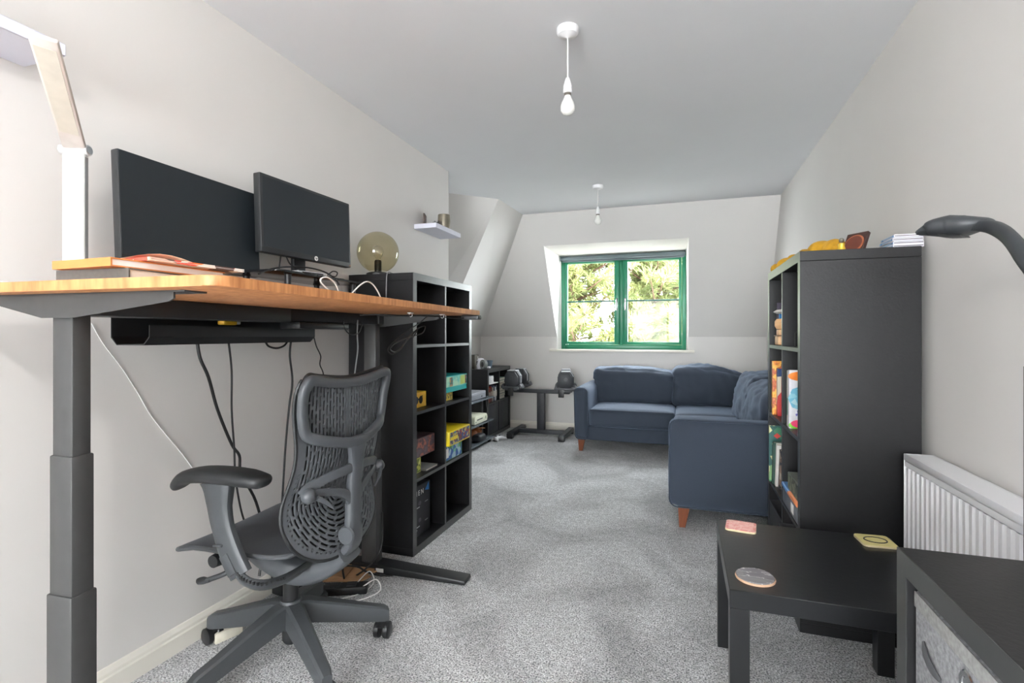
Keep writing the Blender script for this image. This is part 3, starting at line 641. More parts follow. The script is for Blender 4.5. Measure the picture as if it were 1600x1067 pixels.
# ------------------------------------------------------------------ standing desk
DR = R(2.95)
DK = thing('standing_desk', 'raised standing desk with bamboo top and grey steel telescopic legs', 'desk', (-.852, .755, 0), DR)
def dk(x, y, z=0): return Matrix.Translation((-.852, .755, 0)) @ Matrix.Rotation(DR, 4, 'Z') @ Vector((x, y, z))
ZT, TT = 1.26, .022
def rrect(x0, x1, y0, y1, r, n=6):
    out = []
    for cx, cy, a0 in ((x1-r, y1-r, 0), (x0+r, y1-r, 90), (x0+r, y0+r, 180), (x1-r, y0+r, 270)):
        for i in range(n+1):
            a = R(a0+90*i/n); out.append((cx+r*cos(a), cy+r*sin(a)))
    return out
MB().prism(rrect(-.76, 0, 0, 1.585, .035), ZT-TT, ZT, bev=.003).build('tabletop', BAMB, DK)
LX = -.51
for i, ly in enumerate((.09, 1.425)):
    m = MB(); m.box(LX-.032, LX+.032, ly-.021, ly+.021, .80, 1.20, .004); leg = m.build('leg', STEEL, DK)
    MB().box(LX-.036, LX+.036, ly-.025, ly+.025, .50, .862, .004).build('middle_tube', STEEL, leg)
    MB().box(LX-.040, LX+.040, ly-.029, ly+.029, .035, .540, .004).build('outer_tube', STEEL, leg)
    # side bracket
    poly = [(-.72, ZT-TT), (-.17, ZT-TT), (-.17, ZT-TT-.018), (-.185, ZT-TT-.024), (LX+.05, ZT-TT-.056), (LX-.05, ZT-TT-.056), (-.71, ZT-TT-.024), (-.72, ZT-TT-.016)]
    y0, y1 = (ly-.032, ly+.025) if i == 0 else (ly-.025, ly+.032)
    yo = y0 if i == 0 else y1-.005
    m = MB(); m.prism(poly, yo, yo+.005, 'y'); m.box(-.72, -.14, y0, y1, ZT-TT-.004, ZT-TT, .001); m.box(LX-.05, LX+.05, y0+.006, y1-.006, 1.195, ZT-TT-.004, .002); m.build('side_bracket', STEEL, DK)
    m = MB(); m.prism([(-.72, .004), (-.015, .004), (-.012, .01), (-.015, .024), (LX+.05, .046), (LX-.05, .046), (-.715, .024)], ly-.04, ly+.04, 'y', bev=.003); ft = m.build('foot', STEELD, DK)
    for fx in (-.68, -.06): MB().cyl((fx, ly, 0), (fx, ly, .006), .02, seg=14).build('foot_pad', BLACKP, ft)
MB().box(LX-.055, LX+.055, .115, .78, ZT-TT-.05, ZT-TT, .003).build('crossbar', STEELD, DK)
MB().box(LX-.046, LX+.046, .78, 1.40, ZT-TT-.046, ZT-TT, .003).build('crossbar_extension', STEELD, DK)
m = MB(); m.box(LX-.03, LX+.06, .82, 1.14, ZT-TT-.072, ZT-TT-.047, .005); m.build('control_box', BLACKP, DK)
# cable tray: folded sheet steel
tx0, tx1 = -.70, -.555
prof = [(tx0, ZT-TT), (tx0, 1.135), (tx0+.022, 1.113), (tx1-.022, 1.113), (tx1, 1.135), (tx1, 1.170)]
m = MB()
th = .003
inner = [(tx0+th, ZT-TT), (tx0+th, 1.137), (tx0+.023, 1.116), (tx1-.023, 1.116), (tx1-th, 1.137), (tx1-th, 1.170)]
for (a, b, c, d) in [(prof[i], prof[i+1], inner[i+1], inner[i]) for i in range(5)]:
    m.prism([a, b, c, d], .32, 1.05, 'y')
m.build('cable_tray', STEELD, DK)
# handset under the far front corner
m = MB(); m.box(-.085, .004, 1.522, 1.572, ZT-TT-.022, ZT-TT, .006, 3); hs = m.build('handset', M('handset_grey', (62, 64, 67), .4), DK)
for k in range(2):
    m = MB(); m.box(.004, .0055, 1.532+.02*k, 1.542+.02*k, ZT-TT-.016, ZT-TT-.006, .0005); m.build('button', BLACKP, hs)
# stickers and clip on the far foot and under the top
MB().box(-.44, -.40, 1.386, 1.389, .0, .001).bm.free()
m = MB(); m.box(LX+.045, LX+.085, 1.384, 1.3848, .012, .030); m.build('sticker', PAPERW, DK, False)

def cable(name, label, pts, r=.0035, mat=CABLE, sub=6, group=None):
    m = MB(); m.tube(pts, r, 7, sub=sub); return tag(m.build(name, mat), label, 'cable', group)
# things lying in the cable tray
PS = thing('power_strip', 'black power strip lying in the tray under the desk', 'power strip', dk(-.63, .45, 1.116), DR)
MB().box(-.025, .025, 0, .42, .0, .04, .005).build('body', BLACKP, PS)
for k in range(5): MB().box(-.017, .017, .03+k*.075, .075+k*.075, .04, .044, .001).build('socket', M('socket_grey', (60, 61, 63), .5), PS)
ADP = thing('yellow_adapter', 'yellow cable adapter with white end poking out above the tray', 'adapter', dk(-.575, .585, 1.176), DR+R(12))
m = MB(); m.box(-.012, .012, 0, .075, 0, .022, .004); m.build('body', M('adapter_yellow', (226, 178, 40), .45), ADP); m = MB(); m.box(-.009, .009, .075, .10, .003, .019, .003); m.build('plug', WHITE, ADP)

XC = -1.56
cable('power_cable', 'thick black cable dropping from the tray and crossing the wall', [at(308, 532, X=XC), at(313, 560, X=XC), at(326, 590, X=-1.57), at(340, 640, X=-1.60), at(362, 694, X=-1.63), at(374, 712, X=-1.64), at(377, 740, X=-1.65), at(400, 784, X=-1.66), at(412, 840, X=-1.68), at(405, 900, X=-1.68)], .0055)
cable('power_cable', 'thin black cable hanging straight from the tray to the floor', [at(357, 532, X=XC), at(362, 580, X=-1.58), at(362, 640, X=-1.60), at(366, 700, X=-1.62), at(368, 745, X=-1.63), at(376, 794, X=-1.65), at(390, 850, X=-1.68), at(380, 905, X=-1.68)], .0038)
cable('power_cable', 'black cable hanging behind the chair back', [at(455, 530, X=XC), at(453, 556, X=-1.58), at(457, 596, X=-1.6), at(452, 635, X=-1.62), at(446, 700, X=-1.64), at(440, 800, X=-1.66)], .0045)
cable('power_cable', 'thin wavy black cable at the far end of the tray', [at(489, 520, X=XC), at(494, 540, X=-1.58), at(501, 556, X=-1.6), at(500, 570, X=-1.6), at(506, 588, X=-1.62), at(510, 640, X=-1.64), at(505, 700, X=-1.66)], .0028)
cable('cable_loop', 'short black cable loop sagging below the tray', [at(415, 534, X=XC), at(420, 541, X=XC), at(432, 544, X=XC), at(444, 540, X=XC), at(450, 532, X=XC)], .004)
cable('wall_wire', 'thin white wire stuck diagonally across the wall below the desk', [at(143, 505, X=XL+.003), at(160, 535, X=XL+.003), at(190, 575, X=XL+.003), at(214, 612, X=XL+.003), at(235, 648, X=XL+.003), at(260, 680, X=XL+.003), at(285, 710, X=XL+.003), at(306, 738, X=XL+.003), at(345, 785, X=XL+.003)], .0013, CABLEW)
# bundle dangling by the far end
xb = -1.10
cable('cable_bundle', 'coiled black cable bundle hanging under the far desk end', [at(667, 494, X=xb), at(655, 505, X=xb), at(640, 515, X=xb+.01), at(620, 530, X=xb), at(606, 545, X=xb-.01), at(612, 553, X=xb), at(626, 545, X=xb+.01), at(640, 525, X=xb), at(655, 512, X=xb-.01), at(664, 510, X=xb), at(660, 520, X=xb+.01), at(640, 527, X=xb), at(618, 536, X=xb+.01), at(610, 546, X=xb+.01), at(620, 549, X=xb-.01), at(636, 532, X=xb-.01), at(652, 515, X=xb+.01), at(645, 528, X=xb)], .0026, sub=5)
cable('control_cable', 'black cable clipped along the desk underside to the handset', [dk(-.05, 1.55, 1.225), dk(-.1, 1.48, 1.222), dk(-.13, 1.40, 1.226), dk(-.17, 1.28, 1.228), dk(-.2, 1.18, 1.224), dk(-.27, 1.1, 1.226), dk(-.36, 1.08, 1.225)], .003)
for k, (cx, cy) in enumerate(((-.13, 1.40), (-.19, 1.2))):
    CL = thing('cable_clip', ['white cable clip under the desk next to the handset', 'white cable clip under the desk next to the far leg'][k], 'clip', dk(cx, cy, 1.2195), DR, 'white cable clips')
    m = MB(); m.box(-.009, .009, -.014, .014, .0145, .0185, .001); m.tube([(-.007, 0, .0145), (-.007, 0, .004), (0, 0, .0), (.007, 0, .004), (.007, 0, .0145)], .0014, 6); m.build('clip_body', WHITE, CL)
cable('grey_cord', 'pale grey cord hanging from the desk beside the far leg', [at(559, 500, X=-1.36), at(558, 520, X=-1.36), at(559, 545, X=-1.36), at(556, 570, X=-1.36), at(553, 600, X=-1.36), at(552, 660, X=-1.37)], .003, CABLEG)
cable('cable_loop', 'black cable loop beside the grey hanging cord', [at(537, 500, X=-1.36), at(538, 512, X=-1.36), at(547, 522, X=-1.36), at(560, 520, X=-1.36), at(566, 505, X=-1.36)], .003)

# ------------------------------------------------------------------ monitors
def monitor(name, label, p0, p1, z0, z1, tilt, bezel, thick, stand_to, frameless=False):
    """p0 near end, p1 far end (plan)"""
    a = Vector((*p0, 0)); b = Vector((*p1, 0)); wd = (b-a).length; ang = math.atan2(b.y-a.y, b.x-a.x)
    H = z1-z0; zt = stand_to; Mn = thing(name, label, 'monitor', ((a.x+b.x)/2, (a.y+b.y)/2, zt), ang)
    # local x along the width, local -y is the screen side, z up
    mt = Matrix.Translation((0, 0, z0-zt)) @ Matrix.Rotation(tilt, 4, 'X')
    MB().box(-wd/2, wd/2, 0, thick, 0, H, .004, 2, mat=mt).build('housing', M('monitor_bezel', (40, 42, 44), .45, .05), Mn)
    bb = (.012, .012, .022, .012) if not frameless else (.003, .003, .016, .003)
    MB().box(-wd/2+bb[0], wd/2-bb[1], -.0008, .001, bb[2], H-bb[3], 0, mat=mt).build('screen', SCREEN, Mn)
    MB().box(-wd*.3, wd*.3, thick-.002, thick+.03, H*.2, H*.8, .012, 3, mat=mt).build('rear_cover', BLACKP, Mn)
    m = MB(); m.box(-.035, .035, thick+.028, thick+.048, .012, z0-zt+H*.55, .005); m.build('stand_neck', BLACKP, Mn)
    m = MB(); m.prism(rrect(-.12, .12, -.10, .12, .03), 0, .014, bev=.004); m.build('stand_base', BLACKP, Mn)
    return Mn, mt, wd, H
M1, mt1, w1, h1 = monitor('monitor', 'larger thin-bezel black monitor on the desk behind the books', (-1.60, 1.09), (-1.605, 1.63), 1.372, 1.708, R(-3), .0, .03, ZT, True)
m = MB(); m.box(.0, .004, -.0013, 0, .005, .0115, mat=mt1)
for k in range(5): m.box(.0055+k*.0042, .0085+k*.0042, -.0013, 0, .005, .0092, mat=mt1)
m.build('maker_mark', M('print_silver', (150, 154, 158), .4), M1, False)
MB().box(-w1/2+.148, -w1/2+.168, -.0012, .0, .0, .022, mat=mt1).build('sticker', PAPERW, M1, False)
# riser shelf for the second monitor
RS = thing('monitor_riser', 'black monitor riser shelf on round legs at the far half of the desk', 'monitor riser', (-1.475, 1.72, ZT), R(91))
MB().prism(rrect(-.27, .27, -.12, .12, .03), .109, .117, bev=.002).build('glass_top', M('riser_glass', (22, 23, 25), .12), RS)
for sx in (-.20, .20):
    for sy in (-.10, .09): MB().lathe([(0, 0), (.016, 0), (.016, .004), (.012, .008), (.012, .104), (.016, .109), (0, .109)], (sx, sy, 0), 16).build('leg', BLACKP, RS)
M2, mt2, w2, h2 = monitor('monitor', 'smaller bezelled black monitor raised on the riser shelf', (-1.545, 1.575), (-1.52, 2.105), 1.467, 1.777, R(-2), .02, .035, ZT+.1175)
m = MB(); m.lathe([(0, 0), (.0105, 0), (.0105, .001), (0, .001)], (0, 0, 0), 24, mat=mt2 @ Matrix.Translation((.03, 0, .012)) @ Matrix.Rotation(pi/2, 4, 'X')); lg = m.build('logo_disc', PAPERW, M2)
text('logo_letters', 'hp', .014, M('ink_dark', (50, 54, 60), .5), M2, mt2 @ Vector((.03, -.0014, .0125)), (pi/2, 0, 0), shear=.3)
MB().box(w2/2-.012, w2/2-.006, -.0014, 0, .006, .011, mat=mt2).build('power_light', M('light_orange', (200, 150, 110), .4), M2, False)
# cables around the riser
cable('monitor_cable', 'black cable hanging from the raised monitor to the riser', [at(439, 398, X=-1.56), at(437, 412, X=-1.52), at(435, 422, X=-1.44), at(425, 424, X=-1.42)], .003)
cable('monitor_cable', 'black cable drooping behind the raised monitor neck', [at(447, 400, X=-1.56), at(453, 412, X=-1.54), at(462, 417, X=-1.5), at(478, 418, X=-1.46)], .003)
cable('monitor_cable', 'long black cable arching over the riser shelf front', [at(404, 428, X=-1.37), at(425, 420, X=-1.37), at(450, 417, X=-1.365), at(480, 418, X=-1.365), at(505, 424, X=-1.365), at(522, 434, X=-1.36), at(530, 445, X=-1.35)], .003)
cable('monitor_cable', 'small black cable loop at the riser end', [at(512, 430, X=-1.33), at(520, 424, X=-1.33), at(527, 426, X=-1.33), at(524, 432, X=-1.33), at(514, 430, X=-1.335)], .0025)
cable('white_cable', 'white cable loop standing up at the desk edge beside the riser', [at(512, 452, X=-1.10), at(501, 440, X=-1.10), at(504, 434, X=-1.10), at(513, 434, X=-1.10), at(523, 442, X=-1.10), at(529, 455, X=-1.10)], .0026, CABLEW)
cable('white_cable', 'white cable arch at the desk edge in front of the tall game shelf', [at(550, 458, X=-1.12), at(562, 446, X=-1.12), at(573, 440, X=-1.12), at(582, 444, X=-1.12), at(590, 455, X=-1.12), at(595, 466, X=-1.12)], .0026, CABLEW)
KS = thing('silver_hub', 'flat silver gadget lying on the riser shelf', 'gadget', (-1.40, 1.66, ZT+.1175), R(80))
MB().box(-.07, .07, -.03, .03, 0, .012, .004).build('body', ALU, KS); MB().box(-.05, .05, -.0306, -.03, .003, .008).build('port_strip', BLACKP, KS, False)

# ------------------------------------------------------------------ desk lamp with folded LED arm
LMP = thing('desk_lamp', 'white LED desk lamp with upright post and folded-back arm', 'lamp', (-1.53, .925, ZT), R(25))
ax = Matrix.Rotation(-R(25), 4, 'Z')
MB().prism(rrect(-.07, .07, -.06, .06, .02), 0, .018, bev=.003).build('base', WHITE, LMP)
m = MB(); m.box(-.027, .027, -.010, .010, .018, .362, .004); po_ = m.build('post', M('post_white', (208, 210, 210), .35), LMP); MB().box(.027, .0275, -.006, .006, .03, .355).build('side_channel', M('channel_grey', (120, 122, 126), .4), po_, False)
MB().cyl((-.034, 0, .374), (.034, 0, .374), .014, seg=20).build('hinge', ALU, LMP)
m = MB(); m.cyl((.034, 0, .374), (.036, 0, .374), .010, seg=18); m.build('hinge_cap', CHROME, LMP)
d = Vector((.233, -.197, .125)); d.normalize()
d = Matrix.Rotation(-R(25), 3, 'Z') @ d
side = Vector((1, 0, 0)); side = (side-d*side.dot(d)).normalized(); nn = d.cross(side)
def frame_m(o, a, b, c): return Matrix(((a.x, b.x, c.x, o.x), (a.y, b.y, c.y, o.y), (a.z, b.z, c.z, o.z), (0, 0, 0, 1)))
fm = frame_m(Vector((0, 0, .374)), side, d, nn)
m = MB(); m.box(-.026, .026, 0, .36, -.006, .006, .004, 2, mat=fm); arm = m.build('arm', M('arm_champagne', (206, 198, 192), .4, metal=.3), LMP)
sgn = -1 if (fm.to_3x3() @ Vector((0, 0, 1))).z > 0 else 1
m = MB(); m.box(-.020, .020, .07, .335, sgn*.0062-.0006, sgn*.0062+.0006, mat=fm); m.build('light_panel', M('led_diffuser', (190, 184, 172), .5), arm, False)

# ------------------------------------------------------------------ books at the desk end
def flatbook(label, lx, ly, z, w_, h_, t, cover, rot=0, pages=PAGES, name='book'):
    return book(name, label, dk(lx, ly, z), DR+rot, t, w_, h_, cover, flat=True, cat='book', pages=pages)
def rbook(label, x0, y0, z, wx, ly, t, cover, rot, spine_near=True, pages=PAGES):
    """lying book, spine on the near (-y) side"""
    B = thing('book', label, 'book', dk(x0, y0, z), DR+rot); c = .003
    m = MB(); m.box(0, wx, 0, ly, 0, c); m.box(0, wx, 0, ly, t-c, t); m.box(0, wx, 0, c*1.3, c, t-c); m.build('cover', cover, B, False)
    MB().box(.004, wx-.003, c*1.3, ly-.004, c, t-c).build('pages', pages, B, False); return B
rbook('thin black notebook lowest in the pile on the desk', -.60, .10, ZT, .235, .30, .012, M('cover_black', (34, 34, 36), .6), R(-2))
rbook('grey clothbound book in the middle of the pile on the desk', -.585, .105, ZT+.0125, .225, .29, .026, M('cover_grey', (92, 88, 84), .7, .08, 100, .1, 600), R(1))
rbook('orange book with white pages on the desk pile', -.575, .09, ZT+.039, .205, .30, .020, M('cover_orange', (200, 128, 70), .45), R(-4), pages=PAPERW)
m = MB(); m.tube([(0, 0, 0), (.06, .05, .012), (.13, .1, .028), (.17, .15, .01)], [(.0008, .05)]*4, 8, sub=4, ref=(0, 0, 1)); o = m.build('paper_sheet', M('peach_paper', (238, 206, 180), .7)); o.location = dk(-.56, .16, ZT+.0602); tag(o, 'curled peach paper sheet lying on the orange book', 'paper')
B = rbook('red and white printed magazine fanned on top of the desk pile', -.47, .16, ZT+.0605, .13, .26, .008, print_mat('mag_art', [(232, 120, 60), (240, 236, 230), (220, 80, 60), (90, 70, 64), (240, 200, 180)], 24), R(-7), pages=PAPERW)
m = MB(); m.box(0, .05, 0, .05, 0, .012, .003); o = m.build('white_pad', WHITE); o.location = dk(-.735, .02, ZT+.0005); o.rotation_euler = (0, 0, DR); tag(o, 'small white pad at the back corner of the desk', 'pad')

# ------------------------------------------------------------------ office chair
CHR = R(91)
CC = (-1.323, 1.482)
C = thing('office_chair', 'graphite office chair with perforated back facing the desk wall', 'office chair', (*CC, 0), CHR)
# --- five-star base
hub = MB(); hub.lathe([(0, .105), (.034, .105), (.040, .13), (.042, .185), (.034, .205), (0, .207)], (0, 0, 0), 26); hub.build('hub', CHAIR, C)
world_angles = [41, 113, 185, 257, 329]
for wa in world_angles:
    a = R(wa)-CHR; d = Vector((cos(a), sin(a), 0)); n = Vector((-d.y, d.x, 0)); Z = Vector((0, 0, 1)); rings = []
    for r, zt, zb, hw in ((.015, .198, .125, .030), (.06, .196, .122, .032), (.16, .166, .098, .027), (.27, .130, .073, .023), (.325, .114, .062, .021), (.343, .102, .062, .017)):
        p = d*r; rings.append([p-n*hw+Z*zb, p+n*hw+Z*zb, p+n*hw*.92+Z*(zt-.006), p+n*hw*.6+Z*zt, p-n*hw*.6+Z*zt, p-n*hw*.92+Z*(zt-.006)])
    lg = MB(); lg.ring_mesh(rings); leg = lg.build('base_leg', CHAIR, C, ang=30)
    q = d*.325
    ca = MB(); ca.cyl(q+Z*.07, q+Z*.03, .011, seg=12); tr = Matrix.Rotation(R(wa*1.7+30), 3, 'Z') @ Vector((1, 0, 0)); fw = Vector((-tr.y, tr.x, 0)); ct = q+fw*.012
    for sgn_ in (-1, 1):
        ca.tube([ct+tr*(sgn_*.007)+Z*.030, ct+tr*(sgn_*.010)+Z*.030, ct+tr*(sgn_*.026)+Z*.030, ct+tr*(sgn_*.030)+Z*.030], [.027, .030, .030, .023], 20)
    ca.tube([ct-fw*.02+Z*.046, ct+Z*.058, ct+fw*.024+Z*.046], [(.02, .006)]*3, 8, sub=3, ref=tr); ca.build('caster', BLACKP, leg)
cy = MB(); cy.lathe([(0, .048), (.02, .05), (.028, .062), (.029, .11), (.029, .14), (0, .14)], (0, 0, 0), 22); cy.build('gas_cylinder', CHAIRD, C)
cy = MB(); cy.lathe([(.0, .20), (.026, .20), (.026, .27), (.022, .272), (.022, .33), (0, .33)], (0, 0, 0), 22); cy.build('lift_column', BLACKP, C)
# --- tilt mechanism
m = MB(); m.tube([(0, .16, .375), (0, .08, .36), (0, -.03, .335), (0, -.10, .33), (0, -.18, .355), (0, -.245, .40)], [(.028, .05), (.040, .075), (.05, .085), (.048, .07), (.035, .055), (.025, .05)], 16, sub=4, ref=(0, 0, 1), n_exp=3.5); m.build('tilt_mechanism', CHAIRL, C)
m = MB(); m.box(-.10, .10, .0, .17, .385, .435, .015, 3); m.build('seat_carrier', CHAIRD, C)
# --- seat: flexing woven surface
def seat_z(x, y):
    e = max(0, (y-.13)/.13); b = max(0, (-.12-y)/.13)
    return .472-.030*e*e+.025*b*b-.014*(1-min(1, (abs(x)/.25))**2)*max(0, 1-abs(y)/.25)+.006*(abs(x)/.25)**2
bm = bmesh.new(); nx, ny = 28, 28; top = {}
for lay in (0, 1):
    for i in range(nx+1):
        for j in range(ny+1):
            u, v = -1+2*i/nx, -1+2*j/ny
            y = .030+.230*v; hw = .248-.02*max(0, -v)**2-.012*max(0, v-.8)*5*.2
            x = u*hw
            # rounded corners
            if abs(u) > .8 and abs(v) > .8:
                cu, cv = abs(u)-.8, abs(v)-.8; mm = max(cu, cv); rr = math.hypot(cu, cv)
                if rr > 0: x = math.copysign((.8+cu*mm/rr)*hw, u); y = .030+math.copysign(.230*(.8+cv*mm/rr), v)
            edge = max(abs(u), abs(v))**6
            z = seat_z(x, y)-(.004*edge if lay == 0 else .030-.014*edge)
            top[lay, i, j] = bm.verts.new((x, y, z))
for i in range(nx):
    for j in range(ny):
        bm.faces.new((top[0, i, j], top[0, i+1, j], top[0, i+1, j+1], top[0, i, j+1])); bm.faces.new((top[1, i, j], top[1, i, j+1], top[1, i+1, j+1], top[1, i+1, j]))
per = [(i, 0) for i in range(nx)]+[(nx, j) for j in range(ny)]+[(i, ny) for i in range(nx, 0, -1)]+[(0, j) for j in range(ny, 0, -1)]
for k in range(len(per)):
    a, b = per[k], per[(k+1) % len(per)]; bm.faces.new((top[0, a[0], a[1]], top[1, a[0], a[1]], top[1, b[0], b[1]], top[0, b[0], b[1]]))
s_ = MB(); s_.bm.free(); s_.bm = bm; seat = s_.build('seat', SEATM, C, ang=60)
rim = [top for top in ()]
m = MB(); pts = []
for k in per[::3]:
    u, v = -1+2*k[0]/nx, -1+2*k[1]/ny; pts.append(seat.data.vertices[k[0]*(ny+1)+k[1]].co.copy()+Vector((0, 0, -.008)))
m.tube(pts, .0085, 8, closed=True); m.build('seat_rim', CHAIR, seat)
# --- perforated back
HW = [(.402, .0), (.406, .07), (.42, .13), (.45, .19), (.49, .226), (.53, .241), (.57, .246), (.62, .242), (.67, .234), (.72, .228), (.77, .227), (.82, .230), (.87, .236), (.92, .242), (.96, .245), (.985, .243), (1.005, .236), (1.018, .224), (1.03, .195)]
def hw_at(z):
    if z <= HW[0][0] or z >= HW[-1][0]: return -1
    for (a, b), (c, d) in zip(HW, HW[1:]):
        if a <= z <= c: return b+(d-b)*(z-a)/(c-a)
def top_at(x):
    t = min(1, abs(x)/.222); return 1.000+.026*t**1.5-.03*max(0, (t-.93)/.07)**2
def back_y(x, z):
    t = (z-.40)/.63
    base = -.234+.040*math.exp(-((z-.60)/.11)**2)
    e_ = max(0, min(1, (z-.86)/.16)); wrap = (.024-.002*max(0, min(1, (z-.7)/.1))-.034*e_*e_)*(abs(x)/.245)**2.2
    return base+wrap
bm = bmesh.new(); st = .0023; x0, z0 = -.2507, .3996; nx, nz = int(.5014/st), int(.6344/st); gv = {}
def vtx(i, j):
    if (i, j) not in gv: gv[i, j] = bm.verts.new((x0+i*st, 0, z0+j*st))
    return gv[i, j]
def solid(x, z):
    h = hw_at(z)
    if h < 0 or abs(x) > h or z > top_at(x): return False
    ed = min(h-abs(x), top_at(x)-z, (z-.402)*1.0 if z < .46 else 1)
    if z < .53: ed = min(ed, .246-math.hypot(x*.99, (z-.566)*1.5))
    r = abs(x) if z > .615 else math.hypot(x, z-.615)
    s_ = z-.615 if z > .615 else -(pi/2-math.atan2(.615-z, abs(x)) if False else math.atan2(.615-z, abs(x)))*r
    if ed < .019: return True
    if ed < .031 and z < .72:
        dd = s_/.016; return not (abs((dd % 1)-.5) < .20 and .0225 < ed < .0285)
    if ed < .033: return True
    pitch = .0160
    k = int(r/pitch); f = r/pitch-k
    if r < .010: return True
    per_ = .043; off = (.5 if k % 2 else 0)+(.11*((k*7) % 3))
    g = (s_/per_+off) % 1
    if .28 < f < .74 and g > .2:
        return False
    return True
for i in range(nx):
    for j in range(nz):
        if solid(x0+(i+.5)*st, z0+(j+.5)*st): bm.faces.new((vtx(i, j), vtx(i+1, j), vtx(i+1, j+1), vtx(i, j+1)))
bnd = {}
for e in bm.edges:
    if len(e.link_faces) == 1:
        for a, b in ((e.verts[0], e.verts[1]), (e.verts[1], e.verts[0])): bnd.setdefault(a, []).append(b)
for it in range(3):
    new = {v: (v.co*.4+.6*sum((q.co for q in ns), Vector())/len(ns)) for v, ns in bnd.items()}
    for v, p in new.items(): v.co = p
for v in bm.verts: v.co.y = back_y(v.co.x, v.co.z)
me = bpy.data.meshes.new('back_shell'); bm.to_mesh(me); bm.free(); me.shade_smooth(); me.materials.append(M('shell_graphite', (84, 87, 91), .38, .04, 60))
bs = link('back_shell', me, C); md = bs.modifiers.new('thickness', 'SOLIDIFY'); md.thickness = .005; md.offset = 0
# dark fabric membrane on the sitter's side of the shell
gm = bmesh.new(); ROW = []
for j in range(41):
    z = .41+(1.012-.41)*j/40; h = hw_at(z)-.006; rowv = []
    for i in range(17):
        x = h*(-1+i/8); zz = min(z, top_at(x)-.006); rowv.append(gm.verts.new((x, back_y(x, zz)+.007, zz)))
    ROW.append(rowv)
for a, b in zip(ROW, ROW[1:]):
    for i in range(16): gm.faces.new((a[i], a[i+1], b[i+1], b[i]))
s_ = MB(); s_.bm.free(); s_.bm = gm; o = s_.build('back_membrane', M('membrane_dark', (18, 19, 22), .6, .1, 200), C); md = o.modifiers.new('thickness', 'SOLIDIFY'); md.thickness = .002
# rim of the shell
pts = []
zs = [.402, .404, .408, .415, .425, .44, .46, .49, .53, .57, .61, .65, .69, .73, .77, .81, .85, .89, .93, .965, .99, 1.005]
rgt = [(max(hw_at(z+.0005)-.002, .02), z) for z in zs]
tops = [(x, top_at(x)) for x in (.228, .215, .20, .18, .15, .11, .07, .035)]
half = rgt+tops+[(0, top_at(0))]
full = half+[(-x, z) for x, z in reversed(half[:-1])]
m = MB(); m.tube([(x, back_y(x, z), z) for x, z in full], .0055, 8, closed=True, sub=2); m.build('back_rim', CHAIRD, C)
# frame: head loop and spine behind the shell
def off(x, z, d): return (x*1.03, back_y(x*1.03, z)-d, z)
loop = [(.20, .835), (.214, .875), (.220, .92), (.224, .965), (.216, .995), (.196, 1.004), (.155, .998), (.10, .988), (.04, .983)]
loop = loop+[(-x, z) for x, z in reversed(loop)]
low = [(-.17, .818), (-.11, .80), (-.05, .786), (0, .782), (.05, .786), (.11, .80), (.17, .818)]
ring = loop+low
rad = [(.013, .017)]*len(loop)+[(.013, .018)]*len(low)
m = MB(); m.tube([off(x, z, .018 if z > .83 else .026+.02*(1-abs(x)/.2)) for x, z in ring], rad, 14, closed=True, sub=3, ref=(0, 1, 0), n_exp=3); m.build('back_frame', CHAIRL, C)
m = MB(); m.tube([(0, -.272, .80), (0, -.274, .765), (0, -.268, .70), (0, -.260, .62), (0, -.258, .54), (0, -.258, .47), (0, -.252, .425), (0, -.20, .385)], [(.012, .085), (.013, .046), (.015, .031), (.017, .031), (.018, .034), (.018, .038), (.018, .036), (.018, .035)], 16, sub=4, ref=(0, 1, 0), n_exp=3.2); m.build('spine', CHAIRL, C)
m = MB(); m.lathe([(0, -.006), (.028, -.006), (.032, 0), (.028, .006), (0, .006)], (0, 0, 0), 24, mat=Matrix.Translation((-.034, -.254, .47)) @ Matrix.Rotation(pi/2, 4, 'Y')); m.build('pivot_cap', CHAIRL, C)
# lumbar support: two arms, each with strut and knob
for sx in (-1, 1):
    m = MB(); m.tube([(sx*.015, -.270, .698), (sx*.07, -.262, .694), (sx*.13, -.246, .685), (sx*.18, -.224, .668), (sx*.20, -.212, .648)], [(.008, .017), (.008, .016), (.008, .016), (.010, .018), (.010, .018)], 12, sub=4, ref=(0, 1, 0), n_exp=3)
    m.tube([(sx*.018, -.262, .585), (sx*.045, -.260, .612), (sx*.09, -.252, .633), (sx*.14, -.242, .645), (sx*.19, -.220, .655)], [(.008, .018), (.008, .016), (.008, .013), (.008, .012), (.008, .014)], 12, sub=4, ref=(0, 1, 0), n_exp=3)
    lb = m.build('lumbar_arm', CHAIRL, C)
    m = MB(); m.lathe([(0, -.014), (.019, -.012), (.024, 0), (.022, .012), (.012, .022), (0, .024)], (0, 0, 0), 22, mat=Matrix.Translation((sx*.195, -.232, .648)) @ Matrix.Rotation(pi/2, 4, 'X'))
    m.tube([(sx*.18, -.252, .640), (sx*.15, -.264, .618), (sx*.12, -.264, .594)], [(.007, .010), (.005, .008), (.003, .004)], 10, sub=3); m.build('lumbar_knob', CHAIRL, lb)
